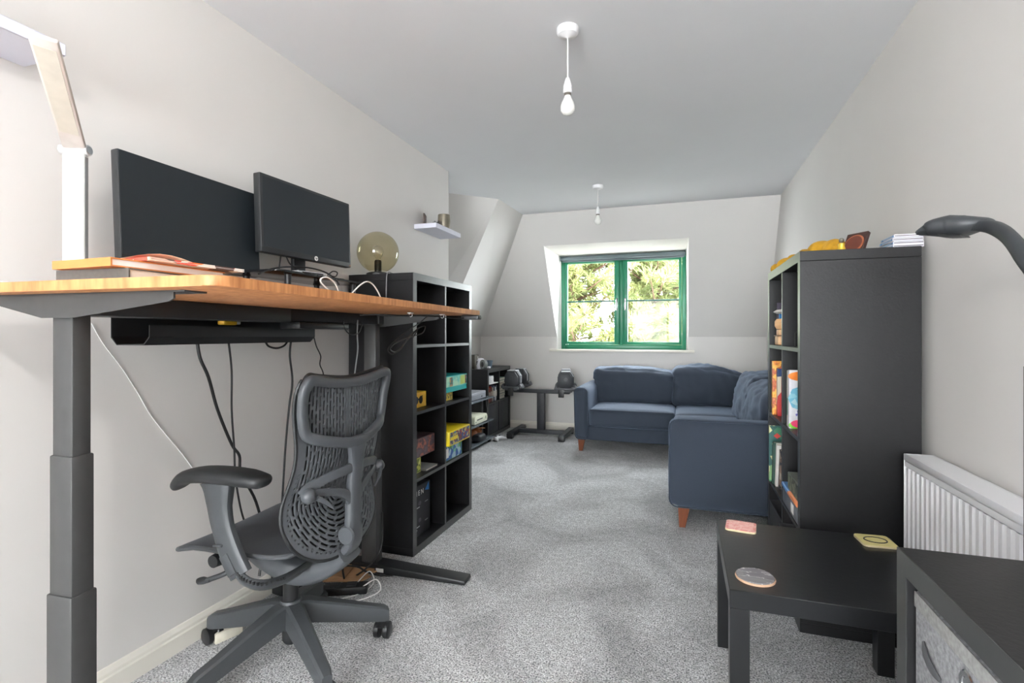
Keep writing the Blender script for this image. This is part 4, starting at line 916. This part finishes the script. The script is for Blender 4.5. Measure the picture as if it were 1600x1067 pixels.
# --- arms
for sx in (-1, 1):
    m = MB(); xx = sx*.285
    m.tube([(xx, .192, .662), (xx, .178, .676), (xx, .14, .702), (xx, .07, .715), (xx, -.01, .718), (xx, -.09, .716), (xx, -.145, .711), (xx, -.158, .708)], [(.010, .016), (.017, .028), (.022, .038), (.0235, .045), (.0235, .048), (.023, .047), (.019, .036), (.008, .016)], 20, sub=4, ref=(0, 0, 1), n_exp=2.5); m.build('arm_pad', CHAIRD, C)
    m = MB(); m.tube([(xx, .025, .70), (xx, .02, .675), (xx, .016, .62), (xx, .003, .56), (xx, -.026, .49), (xx, -.066, .425)], [(.022, .060), (.022, .052), (.018, .041), (.016, .038), (.016, .040), (.015, .040)], 16, sub=4, ref=(1, 0, 0), n_exp=3.2)
    am = m.build('arm_post', CHAIR, C)
    m = MB(); m.box(xx+sx*.014, xx+sx*.019, -.012, .022, .425, .49, .004, mat=Matrix.Translation((0, -.032, .455)) @ Matrix.Rotation(R(-33), 4, 'X') @ Matrix.Translation((0, -.005, -.457))); m.tube([(xx+sx*.018, .02, .508), (xx+sx*.02, -.012, .512)], .004, 8); m.build('arm_latch', CHAIR, am)
    m = MB(); m.tube([(xx, -.03, .455), (xx, -.075, .412), (xx*.9, -.115, .388), (xx*.65, -.13, .374), (xx*.35, -.12, .364), (0, -.10, .358)], [(.012, .020)]*6, 12, sub=4, ref=(0, 1, 1), n_exp=3); tk = m.build('arm_track', CHAIR, C)
    m = MB()
    cps = catmull([(xx, -.05, .435), (xx, -.078, .412), (xx*.9, -.118, .39), (xx*.65, -.136, .378)], 5)
    for p in cps[2:]:
        q = Vector(p)+Vector((sx*.012, -.008, .008)); m.box(q.x-.004, q.x+.004, q.y-.004, q.y+.004, q.z-.004, q.z+.004)
    m.build('track_teeth', BLACKP, tk)
# tension tube and tilt lever under the seat's near side
m = MB(); m.tube([(-.11, .11, .415), (-.20, .11, .415), (-.225, .11, .415)], [.022, .022, .020], 18); m.build('tension_knob', CHAIRD, C)
m = MB(); m.tube([(-.12, .06, .40), (-.215, .045, .395), (-.235, .06, .385), (-.245, .11, .365)], [.010, .009, .008, .008], 10, sub=3); lv = m.build('tilt_lever', CHAIR, C)
m = MB(); m.tube([(-.245, .095, .368), (-.248, .12, .362), (-.238, .145, .364)], [(.005, .014), (.006, .022), (.003, .012)], 12, sub=3, ref=(0, 0, 1)); m.build('lever_paddle', CHAIR, lv)

# ------------------------------------------------------------------ corner sofa
SF = thing('corner_sofa', 'dark blue fabric corner sofa with loose back cushions and wooden legs', 'sofa', (0, 0, 0))
def cushion(name, x0, x1, y0, y1, z0, z1, r, puff=(0, 0, 0), wr=.004, n=16, seed=0, mat=SOFA, parent=SF, shear=None, fx=None):
    """rounded soft box; puff = how far each pair of faces bulges"""
    bm = bmesh.new(); bmesh.ops.create_cube(bm, size=2); bmesh.ops.subdivide_edges(bm, edges=bm.edges, cuts=n, use_grid_fill=True)
    c = Vector(((x0+x1)/2, (y0+y1)/2, (z0+z1)/2)); h = Vector(((x1-x0)/2, (y1-y0)/2, (z1-z0)/2)); r = min(r, min(h)*.98)
    for v in bm.verts:
        p = v.co.copy(); q = Vector((p.x*h.x, p.y*h.y, p.z*h.z))
        # pull points towards the edges so that the rounding is well covered
        inn = Vector([max(-h[i]+r, min(h[i]-r, q[i]*1.0)) for i in range(3)])
        d = q-inn
        if d.length > 1e-6:
            m_ = max(abs(d[i]) for i in range(3)); d = d.normalized()*m_
        o = inn+d
        a = [max(0, 1-p[i]**2) for i in range(3)]
        o.x += math.copysign(puff[0]*a[1]*a[2], p.x)*(abs(p.x)); o.y += math.copysign(puff[1]*a[0]*a[2], p.y)*abs(p.y); o.z += math.copysign(puff[2]*a[0]*a[1], p.z)*abs(p.z)
        if wr:
            k = Vector((o.x*5+seed*3.1, o.y*5, o.z*5-seed)); nvec = p.normalized()
            cr = 1-abs(noise.noise(Vector((o.x*7+o.z*9+seed, o.y*7, o.z*4-o.x*3+seed*2))))*2.2
            o += nvec*(noise.noise(k)*wr+noise.noise(Vector((o.x*16+seed, o.y*16, o.z*7)))*wr*.45+max(0, cr-.45)*wr*.9*(max(abs(p.x), abs(p.z), abs(p.y) if h.y > h.x else 0)**3))
        if shear: o.y += shear[0]*(o.z+h.z); o.x += shear[1]*(o.z+h.z)
        if fx: o = fx(o, p)
        v.co = c+o
    s_ = MB(); s_.bm.free(); s_.bm = bm
    return s_.build(name, mat, parent, ang=80)
def piping(par, pts, r=.0035):
    m = MB(); m.tube(pts, r, 6, closed=True, sub=3); m.build('piping', SOFA, par)
sx0, sx1, sy0, sy1 = -.985, .83, 4.95, 5.92
# bases
cushion('base', sx0+.03, sx1, sy0+.02, sy1, .115, .26, .02, wr=.001)
cushion('base', -.065, sx1, 3.20, sy0+.03, .125, .27, .02, wr=.001)
# arms
def flare(o, p): o.x += -.012*(p.z+1)*.5; return o
cushion('arm', -1.0, -.862, sy0-.005, sy1-.02, .118, .625, .045, (.006, .004, .006), .0015, fx=flare)
cushion('arm', -.075, sx1, 3.15, 3.31, .128, .645, .05, (.004, .008, .004), .0015)
# backrests
cushion('backrest', -.90, sx1, 5.74, sy1+.01, .25, .70, .04, wr=.001)
cushion('backrest', .665, sx1, 3.29, 5.75, .25, .70, .04, wr=.001)
# seat cushions
cushion('seat_cushion', -.858, -.065, sy0-.02, 5.52, .255, .428, .035, (.004, .012, .022), .003, seed=1)
cushion('seat_cushion', -.062, .66, sy0-.06, 5.52, .262, .425, .035, (.004, .004, .016), .003, seed=2)
cushion('seat_cushion', -.072, .66, 3.32, sy0-.065, .262, .428, .04, (.012, .004, .018), .003, seed=3)
# loose back cushions, slumped
def slump1(o, p):
    if p.z > .3: o.z -= .03*max(0, p.x)**2*(p.z); o.x += -.025*p.z*max(0, -p.x)
    return o
def slump2(o, p):
    if p.z > 0: o.z += (.012*math.cos((p.x+.35)*2.2)-.075*max(0, p.x-.1)**1.2)*p.z
    return o
cushion('back_cushion', -.90, -.085, 5.50, 5.76, .418, .785, .06, (.012, .035, .016), .016, 30, 4, shear=(.10, 0), fx=slump1)
cushion('back_cushion', -.095, .63, 5.47, 5.76, .415, .80, .06, (.012, .04, .02), .020, 30, 6, shear=(.10, 0), fx=slump2)
cushion('back_cushion', .44, .68, 4.28, 5.12, .415, .81, .06, (.035, .012, .02), .026, 30, 8, shear=(0, .16))
cushion('back_cushion', .43, .68, 3.42, 4.26, .415, .80, .06, (.035, .012, .02), .026, 30, 11, shear=(0, .16))
# piping along the seams
def pipe_line(pts, par_name='piping'):
    m = MB(); m.tube(pts, .0045, 6, sub=4); m.build(par_name, SOFA, SF)
def rr_face(x0, x1, z0, z1, y, r=.045):
    return [(a, y, b) for a, b in rrect(x0, x1, z0, z1, r, 4)]
m = MB(); m.tube(rr_face(-.072, sx1-.004, .132, .642, 3.162), .0045, 6, closed=True); m.build('piping', SOFA, SF)
m = MB(); m.tube([(x-.012*(z-.118)/.507, y, z) for x, y, z in rr_face(-.995, -.867, .122, .622, 4.957)], .0045, 6, closed=True); m.build('piping', SOFA, SF)
for z in (.266, .418): pipe_line([(-.85, 4.94, z), (-.46, 4.922, z), (-.075, 4.94, z)])
# tapered wooden legs
for lx, ly, h in ((-.94, 5.02, .118), (-.94, 5.84, .118), (.01, 3.22, .13), (.76, 3.22, .13), (.76, 5.84, .118), (-.0, 5.0, .118)):
    m = MB(); sxx = .5 if lx < .3 else -.5
    m.ring_mesh([[Vector((lx+a*(.017)-sxx*.02, ly+b*.017, 0)) for a, b in ((-1, -1), (1, -1), (1, 1), (-1, 1))], [Vector((lx+a*.034, ly+b*.034, h+.005)) for a, b in ((-1, -1), (1, -1), (1, 1), (-1, 1))]]); m.build('leg', WALNUT, SF, False)

# ------------------------------------------------------------------ dumbbell stand and dumbbells
DS = thing('dumbbell_stand', 'dark steel dumbbell stand with one post and two feet', 'dumbbell stand', (-1.515, 5.60, 0))
for x in (-.29, .29):
    m = MB(); m.box(x-.03, x+.03, -.26, .27, .02, .07, .004); ft = m.build('foot', IRON, DS)
    for y in (-.26, .22): MB().box(x-.034, x+.034, y-.008, y+.06, 0, .055, .005).build('rubber_cap', BLACKP, ft)
MB().box(-.26, .26, -.03, .05, .028, .07, .003).build('base_bar', IRON, DS)
MB().box(-.042, .042, -.03, .04, .07, .49, .003).build('post', IRON, DS)
MB().box(-.32, .33, -.035, .045, .485, .525, .003).build('top_bar', IRON, DS)
for x in (-.285, .285):
    ry = R(12) if x > 0 else 0
    m = MB(); mt = Matrix.Translation((x, 0, .525)) @ Matrix.Rotation(ry, 4, 'Z')
    m.box(-.07, .07, -.23, .22, .0, .014, .003, mat=mt); m.box(-.10, .10, -.23, -.10, .012, .045, .006, mat=mt); m.box(-.10, .10, .09, .22, .012, .045, .006, mat=mt)
    m.build('cradle', M('cradle_grey', (70, 72, 76), .45), DS)
    for yy in (-.165, .155):
        for sg in (-1, 1):
            m = MB(); m.prism([(sg*.09, .012), (sg*.125, .03), (sg*.12, .05), (sg*.10, .075), (sg*.085, .05)], yy-.05, yy+.05, 'y', bev=.003)
            o = m.build('cradle_wing', MATS['cradle_grey'], DS); o.location = (x, 0, .525); o.rotation_euler = (0, 0, ry)
    MB().box(x-.03, x+.03, -.245, -.228, .47, .56, .004).build('cradle_tab', BLACKP, DS)
def dumbbell(label, x, rz=0):
    D = thing('dumbbell', label, 'dumbbell', (x, 5.60, .571), rz, 'adjustable dumbbells on the stand')
    oct_ = [(-.088, .035), (-.058, .0), (.058, .0), (.088, .035), (.088, .115), (.045, .178), (-.045, .178), (-.088, .115)]
    for sy in (-1, 1):
        for k in range(5):
            y0 = sy*(.085+k*.026); s_ = 1-.03*k*(0 if k < 4 else 1)
            m = MB(); m.prism([(a*s_, b*s_) for a, b in oct_], min(y0, y0+sy*.024), max(y0, y0+sy*.024), 'y', bev=.003); m.build('weight_plate', IRON if k in (0, 2, 4, 3) else IRONL, D)
        m = MB(); e = sy*(.085+5*.026); m.cyl((0, e-sy*.002, .09), (0, e+sy*.004, .09), .02, seg=18); m.build('end_cap', M('cap_dark', (60, 62, 66), .4), D)
        m = MB(); m.prism([(-.052, .170), (.052, .170), (.047, .1785), (-.047, .1785)], min(sy*.087, sy*.212), max(sy*.087, sy*.212), 'y'); m.build('top_strip', IRONL, D)
    m = MB(); m.tube([(0, -.086, .09), (0, -.05, .09), (0, 0, .09), (0, .05, .09), (0, .086, .09)], [.014, .016, .018, .016, .014], 18, sub=3); m.build('handle', CHROME, D); return D
dumbbell('black adjustable dumbbell on the stand end next to the low cube shelf', -1.80)
dumbbell('black adjustable dumbbell on the stand end next to the sofa arm', -1.23, R(12))

# ------------------------------------------------------------------ low media rack and its things
RK = thing('media_rack', 'low black three-tier media rack with glossy glass shelves', 'media rack', (-1.915, 4.30, 0), pi/2)
GL = M('rack_glass', (96, 104, 110), .12, .05, 10); rw, rd = .86, .36
for z in (.045, .235, .475):
    MB().prism(rrect(0, rw, 0, rd, .015), z, z+.012, bev=.002).build('shelf', GL, RK)
for x in (.06, rw-.13):
    MB().box(x, x+.06, .10, .20, 0, .475, .004).build('post', BLACKP, RK)
for x in (.02, rw-.05):
    for y in (.03, rd-.06): MB().box(x, x+.035, y, y+.03, 0, .045, .003).build('foot', BLACKP, RK)
def rk(x, y, z): return Matrix.Translation((-1.915, 4.30, 0)) @ Matrix.Rotation(pi/2, 4, 'Z') @ Vector((x, y, z))
DV = thing('media_player', 'silver grey media player on the top shelf of the rack', 'media player', rk(.28, .03, .487), pi/2)
MB().box(0, .43, .01, .27, .004, .075, .006).build('case', M('player_silver', (150, 153, 160), .35, metal=.3), DV); MB().box(.01, .42, .008, .011, .046, .05).build('seam', M('player_seam', (110, 112, 118), .4), DV, False)
MB().box(.30, .32, .006, .0105, .02, .034, .001).build('button', CHROME, DV)
GC = thing('game_console', 'cream white game console lying on the middle shelf of the rack', 'game console', rk(.36, .02, .247), pi/2)
def pinch(o, p): return o
m = MB(); m.prism([(0, .012), (.01, .004), (.33, .004), (.345, .02), (.35, .045), (.34, .072), (.31, .084), (.03, .084), (.0, .07)], 0, .26, 'y', bev=.006); m.build('case', M('console_cream', (226, 226, 204), .4), GC)
MB().box(.06, .21, -.001, .002, .040, .052).build('disc_slot', M('slot_dark', (84, 88, 84), .4), GC, False)
m = MB(); m.cyl((.295, -.002, .044), (.295, .002, .044), .016, seg=18); m.build('power_ring', M('ring_green', (150, 168, 130), .4), GC)
m = MB(); m.cyl((.03, -.002, .03), (.03, .002, .03), .006, seg=12); m.build('port', M('slot_dark', (84, 88, 84)), GC)
LB = lump('leather_bag', None, None, [(0, 0, .05, .09), (.09, 0, .05, .09), (.17, .02, .06, .09), (.20, .05, .08, .07), (.1, .05, .09, .08)], M('tan_leather', (170, 104, 62), .5, .12, 20), rk(.56, .14, .058), 3)
LB.rotation_euler = (0, 0, pi/2); tag(LB, 'tan leather bag slumped on the lowest rack shelf', 'bag')
m = MB(); m.tube([(.0, -.01, .132), (.05, -.05, .125), (.12, -.06, .112), (.19, -.05, .10)], [(.004, .03), (.005, .045), (.005, .045), (.003, .02)], 10, sub=3, ref=(0, 0, 1)); m.build('flap', M('pale_leather', (222, 160, 112), .55), LB)
HS = thing('headset_case', 'rounded black zip case in front of the leather bag', 'case', rk(.46, .005, .058), pi/2)
m = MB(); m.box(0, .18, 0, .10, 0, .075, .03, 4); m.build('shell', M('case_black', (34, 36, 42), .55), HS); m = MB(); m.tube([(.178, .02, .04), (.183, .05, .045), (.178, .08, .04)], .004, 8, sub=3); m.build('zip', IRONL, HS)
CTL = thing('game_controller', 'white game controller lying on the carpet by the rack', 'controller', (-1.87, 5.21, .0), R(70))
m = MB(); m.tube([(-.07, -.035, .012), (-.055, .01, .022), (-.02, .03, .026), (.02, .03, .026), (.055, .01, .022), (.07, -.035, .012)], [(.012, .012), (.018, .022), (.020, .028), (.020, .028), (.018, .022), (.012, .012)], 12, sub=4, ref=(0, 0, 1)); m.build('body', WHITE, CTL)
for sx in (-.03, .03): MB().cyl((sx, .028, .04), (sx, .028, .052), .008, seg=12).build('thumbstick', BLACKP, CTL)
cable('grey_cord', 'thin pale cord drooping from the player to the console', [rk(.69, .03, .47), rk(.70, .025, .40), rk(.72, .03, .33), rk(.74, .08, .25)], .0025, CABLEG)

# low cube shelf by the dumbbells: things on top and inside
PT = thing('plant_pot', 'small empty blue-grey plant pot on the low cube shelf', 'pot', bp_(.30, .10, BH))
MB().lathe([(0, 0), (.030, 0), (.032, .004), (.042, .072), (.046, .072), (.046, .086), (.041, .086), (.034, .01), (0, .008)], (0, 0, 0), 26).build('pot', M('pot_slate', (84, 102, 116), .5), PT)
HG = thing('white_figurine', 'white round-headed toy figure with black markings on the low shelf', 'figurine', bp_(.10, .12, BH), R(-55))
MB().lathe([(0, 0), (.046, 0), (.048, .01), (.05, .06), (.046, .09), (.03, .115), (0, .122)], (0, 0, 0), 26).build('body', M('toy_white', (224, 224, 232), .35), HG)
m = MB()
for (a, b) in ((-.012, .07), (.016, .068), (.004, .052), (.022, .085)): m.sphere((a, -.047, b), .009, 10, ry=.005)
m.build('markings', INK, HG)
SP = thing('round_speaker', 'grey round speaker standing beside the white toy figure', 'speaker', bp_(.035, .06, BH), R(-35))
m = MB(); m.tube([(0, -.02, .055), (0, -.014, .055), (0, .014, .055), (0, .02, .055)], [.05, .055, .055, .05], 28); m.build('shell', M('speaker_grey', (120, 124, 122), .5), SP)
m = MB(); m.tube([(0, -.022, .055), (0, -.0195, .055)], [.022, .03], 22); m.build('cone', INK, SP)
IC = game_box('photo_box', 'dark olive camera-like box behind the white toy figure', bp_(.12, .20, BH), pi/2, .11, .05, .155, M('box_darkolive', (70, 66, 54), .5), None, lid=False, cat='box', extra=lambda B: MB().box(.085, .10, -.002, .0005, .10, .135, .001).build('pale_tab', PAPERW, B))
m = MB(); m.box(0, .035, 0, .05, 0, .022, .004); o = m.build('white_cube', WHITE); o.location = bp_(.215, .06, BH); o.rotation_euler = (0, 0, pi/2); tag(o, 'tiny white block between toy figure and plant pot', 'block')
MB().box(.01, .025, .0, .003, .006, .016).bm.free()
z1 = .389
# left cube: upright cases, with a shelf insert and papers above
m = MB(); m.box(0, .333, 0, .36, 0, .008, .001); o = m.build('shelf_insert', PAPERW); o.location = bp_(.041, .012, z1+.20); o.rotation_euler = (0, 0, pi/2); tag(o, 'white shelf insert across the cube with upright cases', 'shelf insert')
for i, (x, t, c) in enumerate(((.043, .03, (200, 66, 40)), (.074, .022, (216, 90, 60)), (.098, .03, (60, 44, 40)), (.13, .02, (170, 60, 44)), (.152, .03, (40, 40, 46)), (.184, .025, (190, 176, 150)), (.212, .026, (60, 70, 96)), (.24, .03, (44, 52, 66)), (.272, .03, (200, 200, 196)), (.304, .03, (50, 56, 70)))):
    names = ['red', 'orange-red', 'dark brown', 'rusty red', 'black', 'cream', 'dusk blue', 'slate', 'pale grey', 'navy']
    book('disc_case', names[i]+' upright case in the low cube shelf by the dumbbells', bp_(x, .015, z1), pi/2, t, .16, .175-.008*(i % 3), M('upcase%d' % i, c, .45), group='upright cases in the low cube shelf', cat='case', pages=PAPERW, band=(.3, .7, M('label_pale', (200, 190, 180), .5)))
for i in range(5):
    book('magazine', ['blue-white magazine lowest on the white shelf insert', 'white magazine second on the shelf insert', 'pale blue magazine midway on the shelf insert', 'grey magazine near the top of the shelf insert', 'white printed magazine topmost on the shelf insert'][i], bp_(.05+.006*(i % 2), .02, z1+.2085+i*.0165), pi/2, .016, .19, .25, print_mat('magz%d' % (i % 2), [(220, 222, 228), (150, 160, 180), (236, 236, 238), (110, 116, 130)], 30), flat=True, cat='magazine', pages=PAPERW)
for i in range(8):
    book('book', ['white', 'grey-green', 'dark grey', 'cream', 'olive', 'beige', 'charcoal', 'mint green'][i]+' book lying in the stack behind the dumbbell', bp_(.40+.008*(i % 3), .02, z1+i*.031), pi/2, .03, .22+.01*(i % 2), .24, M('stackbk%d' % i, [(206, 206, 204), (140, 150, 140), (70, 70, 72), (206, 200, 176), (120, 116, 90), (190, 170, 140), (60, 58, 60), (120, 160, 140)][i], .5), flat=True, cat='book')

# ------------------------------------------------------------------ coffee table and coasters
TB = thing('coffee_table', 'square black coffee table with three coasters on it', 'coffee table', (.397, 1.788, 0))
MB().box(-.275, .275, -.278, .278, .40, .45, .0015, 1).build('tabletop', LACK, TB)
for sx in (-1, 1):
    for sy in (-1, 1): MB().box(min(sx*.274, sx*.224), max(sx*.274, sx*.224), min(sy*.277, sy*.227), max(sy*.277, sy*.227), 0, .40, .0015, 1).build('leg', LACK, TB)
def sq_coaster(label, x, y, rot, col, art, mark=None):
    K1 = thing('coaster', label, 'coaster', (x, y, .4502), rot)
    MB().prism(rrect(-.05, .05, -.05, .05, .012), 0, .006, bev=.001).build('cork_base', M('cork_'+art, (200, 186, 150), .8), K1)
    MB().prism(rrect(-.0495, .0495, -.0495, .0495, .012), .006, .0075).build('printed_top', col, K1)
    if mark: mark(K1)
    return K1
PINK = print_mat('pink_print', [(226, 150, 142), (214, 120, 116), (236, 196, 186), (220, 140, 132)], 60, 'NOISE')
def lines(K1):
    m = MB()
    for i in range(7): m.box(-.04, .04, -.036+i*.012, -.033+i*.012, .0075, .008)
    m.build('print_lines', M('pale_lines', (232, 190, 180), .5), K1, False)
sq_coaster('pink printed square coaster on the table corner facing the sofa', .20, 2.005, R(-8), PINK, 'p', lines)
def oval(K1):
    m = MB(); m.tube([(.033*cos(2*pi*k/24), .026*sin(2*pi*k/24), .0076) for k in range(24)], .0022, 6, closed=True); m.build('black_oval', INK, K1)
sq_coaster('yellow square coaster with a black oval ring by the radiator', .612, 2.005, R(4), M('straw_print', (214, 202, 138), .5, .08, 40), 'y', oval)
K3 = thing('coaster', 'round grey marble coaster on the table', 'coaster', (.197, 1.60, .4502))
MB().lathe([(0, 0), (.052, 0), (.053, .003), (.052, .006), (0, .006)], (0, 0, 0), 40).build('wood_rim', M('coaster_wood', (196, 160, 132), .6), K3)
def marble():
    m = bpy.data.materials.new('grey_marble'); m.use_nodes = True; nt = m.node_tree; N = nt.nodes; b = N['Principled BSDF']; b.inputs['Roughness'].default_value = .25
    tc = N.new('ShaderNodeTexCoord'); nz = N.new('ShaderNodeTexNoise'); nz.inputs['Scale'].default_value = 9; nz.inputs['Detail'].default_value = 4; nz.inputs['Distortion'].default_value = .5
    mp = N.new('ShaderNodeMapping'); mp.inputs['Scale'].default_value = (.8, 3.2, 1); mp.inputs['Rotation'].default_value = (0, 0, .5); nt.links.new(tc.outputs['Object'], mp.inputs[0]); nt.links.new(mp.outputs[0], nz.inputs['Vector'])
    cr = N.new('ShaderNodeValToRGB'); e = cr.color_ramp.elements; e[0].position = .3; e[0].color = L((100, 98, 102)); e[1].position = .7; e[1].color = L((134, 132, 134))
    q = e.new(.495); q.color = L((118, 116, 120)); q = e.new(.505); q.color = L((214, 210, 208)); q = e.new(.52); q.color = L((120, 118, 122)); nt.links.new(nz.outputs['Fac'], cr.inputs[0]); nt.links.new(cr.outputs[0], b.inputs['Base Color']); return m
MB().lathe([(0, .006), (.050, .006), (.051, .0075), (.050, .009), (0, .009)], (0, 0, 0), 40).build('marble_top', marble(), K3)

# ------------------------------------------------------------------ radiator
RD = thing('radiator', 'white double-panel radiator with vertical ridges under the right wall lamp', 'radiator', (.748, 0, 0))
ya, yb, za, zb = .95, 2.165, .14, .722
# ridged front panel
def ridged(x, d):
    prof = []; p = .0345; n = int((yb-ya-.02)/p); y = yb-.012-n*p
    for i in range(n):
        prof += [(y, x+d), (y+p*.16, x+d), (y+p*.36, x), (y+p*.80, x), (y+p, x+d)]
        y += p
    m = MB(); A = [m.bm.verts.new((b, a, za+.03)) for a, b in prof]; B = [m.bm.verts.new((b, a, zb-.046)) for a, b in prof]
    for i in range(len(prof)-1): m.bm.faces.new((A[i], A[i+1], B[i+1], B[i]))
    m.box(x+d, x+d+.008, ya, yb-.004, za, zb-.022, .002); m.box(x-.0005, x+d+.001, ya, yb-.004, zb-.044, zb-.024, .003); m.box(x-.0005, x+d+.001, ya, yb-.004, za, za+.028, .003)
    return m
ridged(.0, .017).build('ridged_panel', RADW, RD, ang=20)
MB().box(.072, .082, ya, yb-.004, za, zb-.02, .003).build('rear_panel', RADW, RD)
MB().box(-.002, .088, yb-.004, yb, za+.01, zb, .002).build('end_cover', RADW, RD)
m = MB(); m.box(-.002, .004, ya, yb-.004, zb-.022, zb, .001); m.box(.082, .088, ya, yb-.004, zb-.022, zb, .001); m.box(.004, .082, ya, yb-.004, zb-.004, zb-.001)
tg = m.build('top_grille', RADW, RD)
for y in (ya+.2, yb-.25): MB().box(.088, .103, y-.02, y+.02, za+.05, zb-.1).build('wall_bracket', RADW, RD)
MB().cyl((.045, yb-.03, 0), (.045, yb-.03, za+.02), .0075, seg=12).build('pipe', CHROME, RD)

# ------------------------------------------------------------------ black gooseneck reading lamp beside the radiator
FLP = thing('reading_lamp', 'black gooseneck floor reading lamp arching towards the tall book shelf', 'lamp', (.655, 1.285, 0))
MB().lathe([(0, 0), (.095, 0), (.095, .012), (.085, .02), (.02, .026), (0, .026)], (0, 0, 0), 36).build('base', BLACKP, FLP)
MB().cyl((0, 0, .024), (0, 0, 1.08), .011, seg=14).build('pole', BLACKP, FLP)
LG = M('lamp_graphite', (50, 53, 56), .45, .05, 40)
def fl(u, v, D):
    q = (u-800)/800; return Vector((D*(q*_c-_s), D*(q*_s+_c), EYE+(523-v)/800*D))-Vector((.655, 1.285, 0))
m = MB(); m.tube([(0, 0, 1.07), (.012, .0, 1.16), fl(1625, 440, 1.02), fl(1598, 398, 1.06), fl(1577, 371, 1.12), fl(1556, 357, 1.18), fl(1535, 353, 1.22), fl(1512, 355, 1.25)], [.011, .012, (.019, .014), (.020, .014), (.019, .013), (.017, .013), (.014, .012), (.010, .010)], 14, sub=4, ref=(0, 0, 1)); m.build('gooseneck', LG, FLP)
hd = [(1442, 364, 1.33), (1447, 360, 1.33), (1462, 356, 1.315), (1485, 353, 1.295), (1508, 353, 1.27), (1530, 350, 1.25), (1546, 347.5, 1.235), (1551, 348, 1.23)]
m = MB(); m.tube([fl(*p) for p in hd], [(.006, .014), (.015, .032), (.022, .044), (.026, .050), (.025, .050), (.017, .042), (.011, .030), (.005, .012)], 24, sub=4, ref=(0, 0, 1), n_exp=2.3); hdo = m.build('lamp_head', LG, FLP)
m = MB(); m.tube([fl(1462, 366, 1.315), fl(1485, 369, 1.295), fl(1508, 369, 1.27)], [(.003, .028), (.004, .036), (.003, .030)], 16, sub=3, ref=(0, 0, 1)); m.build('light_cover', M('diffuser_grey', (64, 65, 66), .4), hdo)

# ------------------------------------------------------------------ clutter on the floor by the wall
PA = thing('power_adapter', 'cream power adapter block on the carpet by the skirting board', 'power adapter', (-1.64, 1.50, 0), R(70))
MB().box(-.05, .05, -.03, .03, 0, .04, .006).build('body', M('adapter_cream', (214, 208, 192), .5), PA)
m = MB(); m.tube([(.05, 0, .02), (.08, .01, .012), (.12, -.01, .004), (.17, .0, .004)], .003, 6, sub=4); m.build('lead', CABLEW, PA)
BX = game_box('cable_box', 'black battery box with a yellow label against the skirting', (-1.655, 1.80, 0), R(80), .16, .09, .10, BLACKP, None, lid=False, cat='box', extra=lambda B: MB().box(.10, .135, -.001, .0005, .02, .05).build('yellow_label', M('label_yellow', (210, 180, 60), .5), B, False))
CBD = thing('cardboard_piece', 'torn brown cardboard sheet on the carpet behind the chair', 'cardboard', (-1.50, 2.04, .022), R(15))
m = MB(); m.prism([(-.14, -.10), (.10, -.08), (.13, -.03), (.10, -.02), (.14, .02), (.11, .03), (.15, .08), (-.08, .10), (-.15, .04)], 0, .005, 'z'); m.prism([(-.12, -.09), (.02, -.09), (.0, .08), (-.1, .07)], .005, .009, 'z'); m.build('sheet', CARD, CBD, False)
m = MB(); m.box(-.1, .02, -.06, .05, .009, .011); m.build('upper_ply', M('cardboard_dark', (150, 112, 80), .8), CBD, False)
PB = thing('power_strip', 'black power strip with white leads on the carpet under the chair', 'power strip', (-1.42, 1.92, 0), R(25))
MB().box(-.15, .10, -.03, .03, 0, .035, .006).build('body', BLACKP, PB)
for k in range(3): MB().box(-.13+k*.07, -.09+k*.07, -.02, .02, .035, .039, .001).build('socket', MATS['socket_grey'], PB)
cable('white_cable', 'white lead looping from the floor power strip', [(-1.34, 1.93, .03), (-1.30, 1.98, .05), (-1.27, 1.97, .012), (-1.30, 1.90, .004), (-1.36, 1.84, .004), (-1.42, 1.80, .004)], .003, CABLEW)
cable('white_cable', 'second white lead beside the cardboard sheet', [(-1.38, 1.96, .035), (-1.36, 2.02, .06), (-1.33, 2.01, .02), (-1.34, 1.94, .004), (-1.40, 1.86, .004)], .0025, CABLEW)
cable('power_cable', 'black cable curling over the cardboard sheet', [(-1.46, 1.97, .035), (-1.50, 2.02, .06), (-1.46, 2.07, .045), (-1.40, 2.05, .04), (-1.36, 2.10, .005), (-1.30, 2.12, .005)], .0045)
cable('power_cable', 'black cable running from the far desk leg down to the floor', [at(597, 800, X=-1.33), at(597, 845, X=-1.33), at(590, 868, X=-1.34), at(572, 888, X=-1.36), at(555, 900, Z=.02), at(535, 912, Z=.006), at(520, 922, Z=.006)], .004)
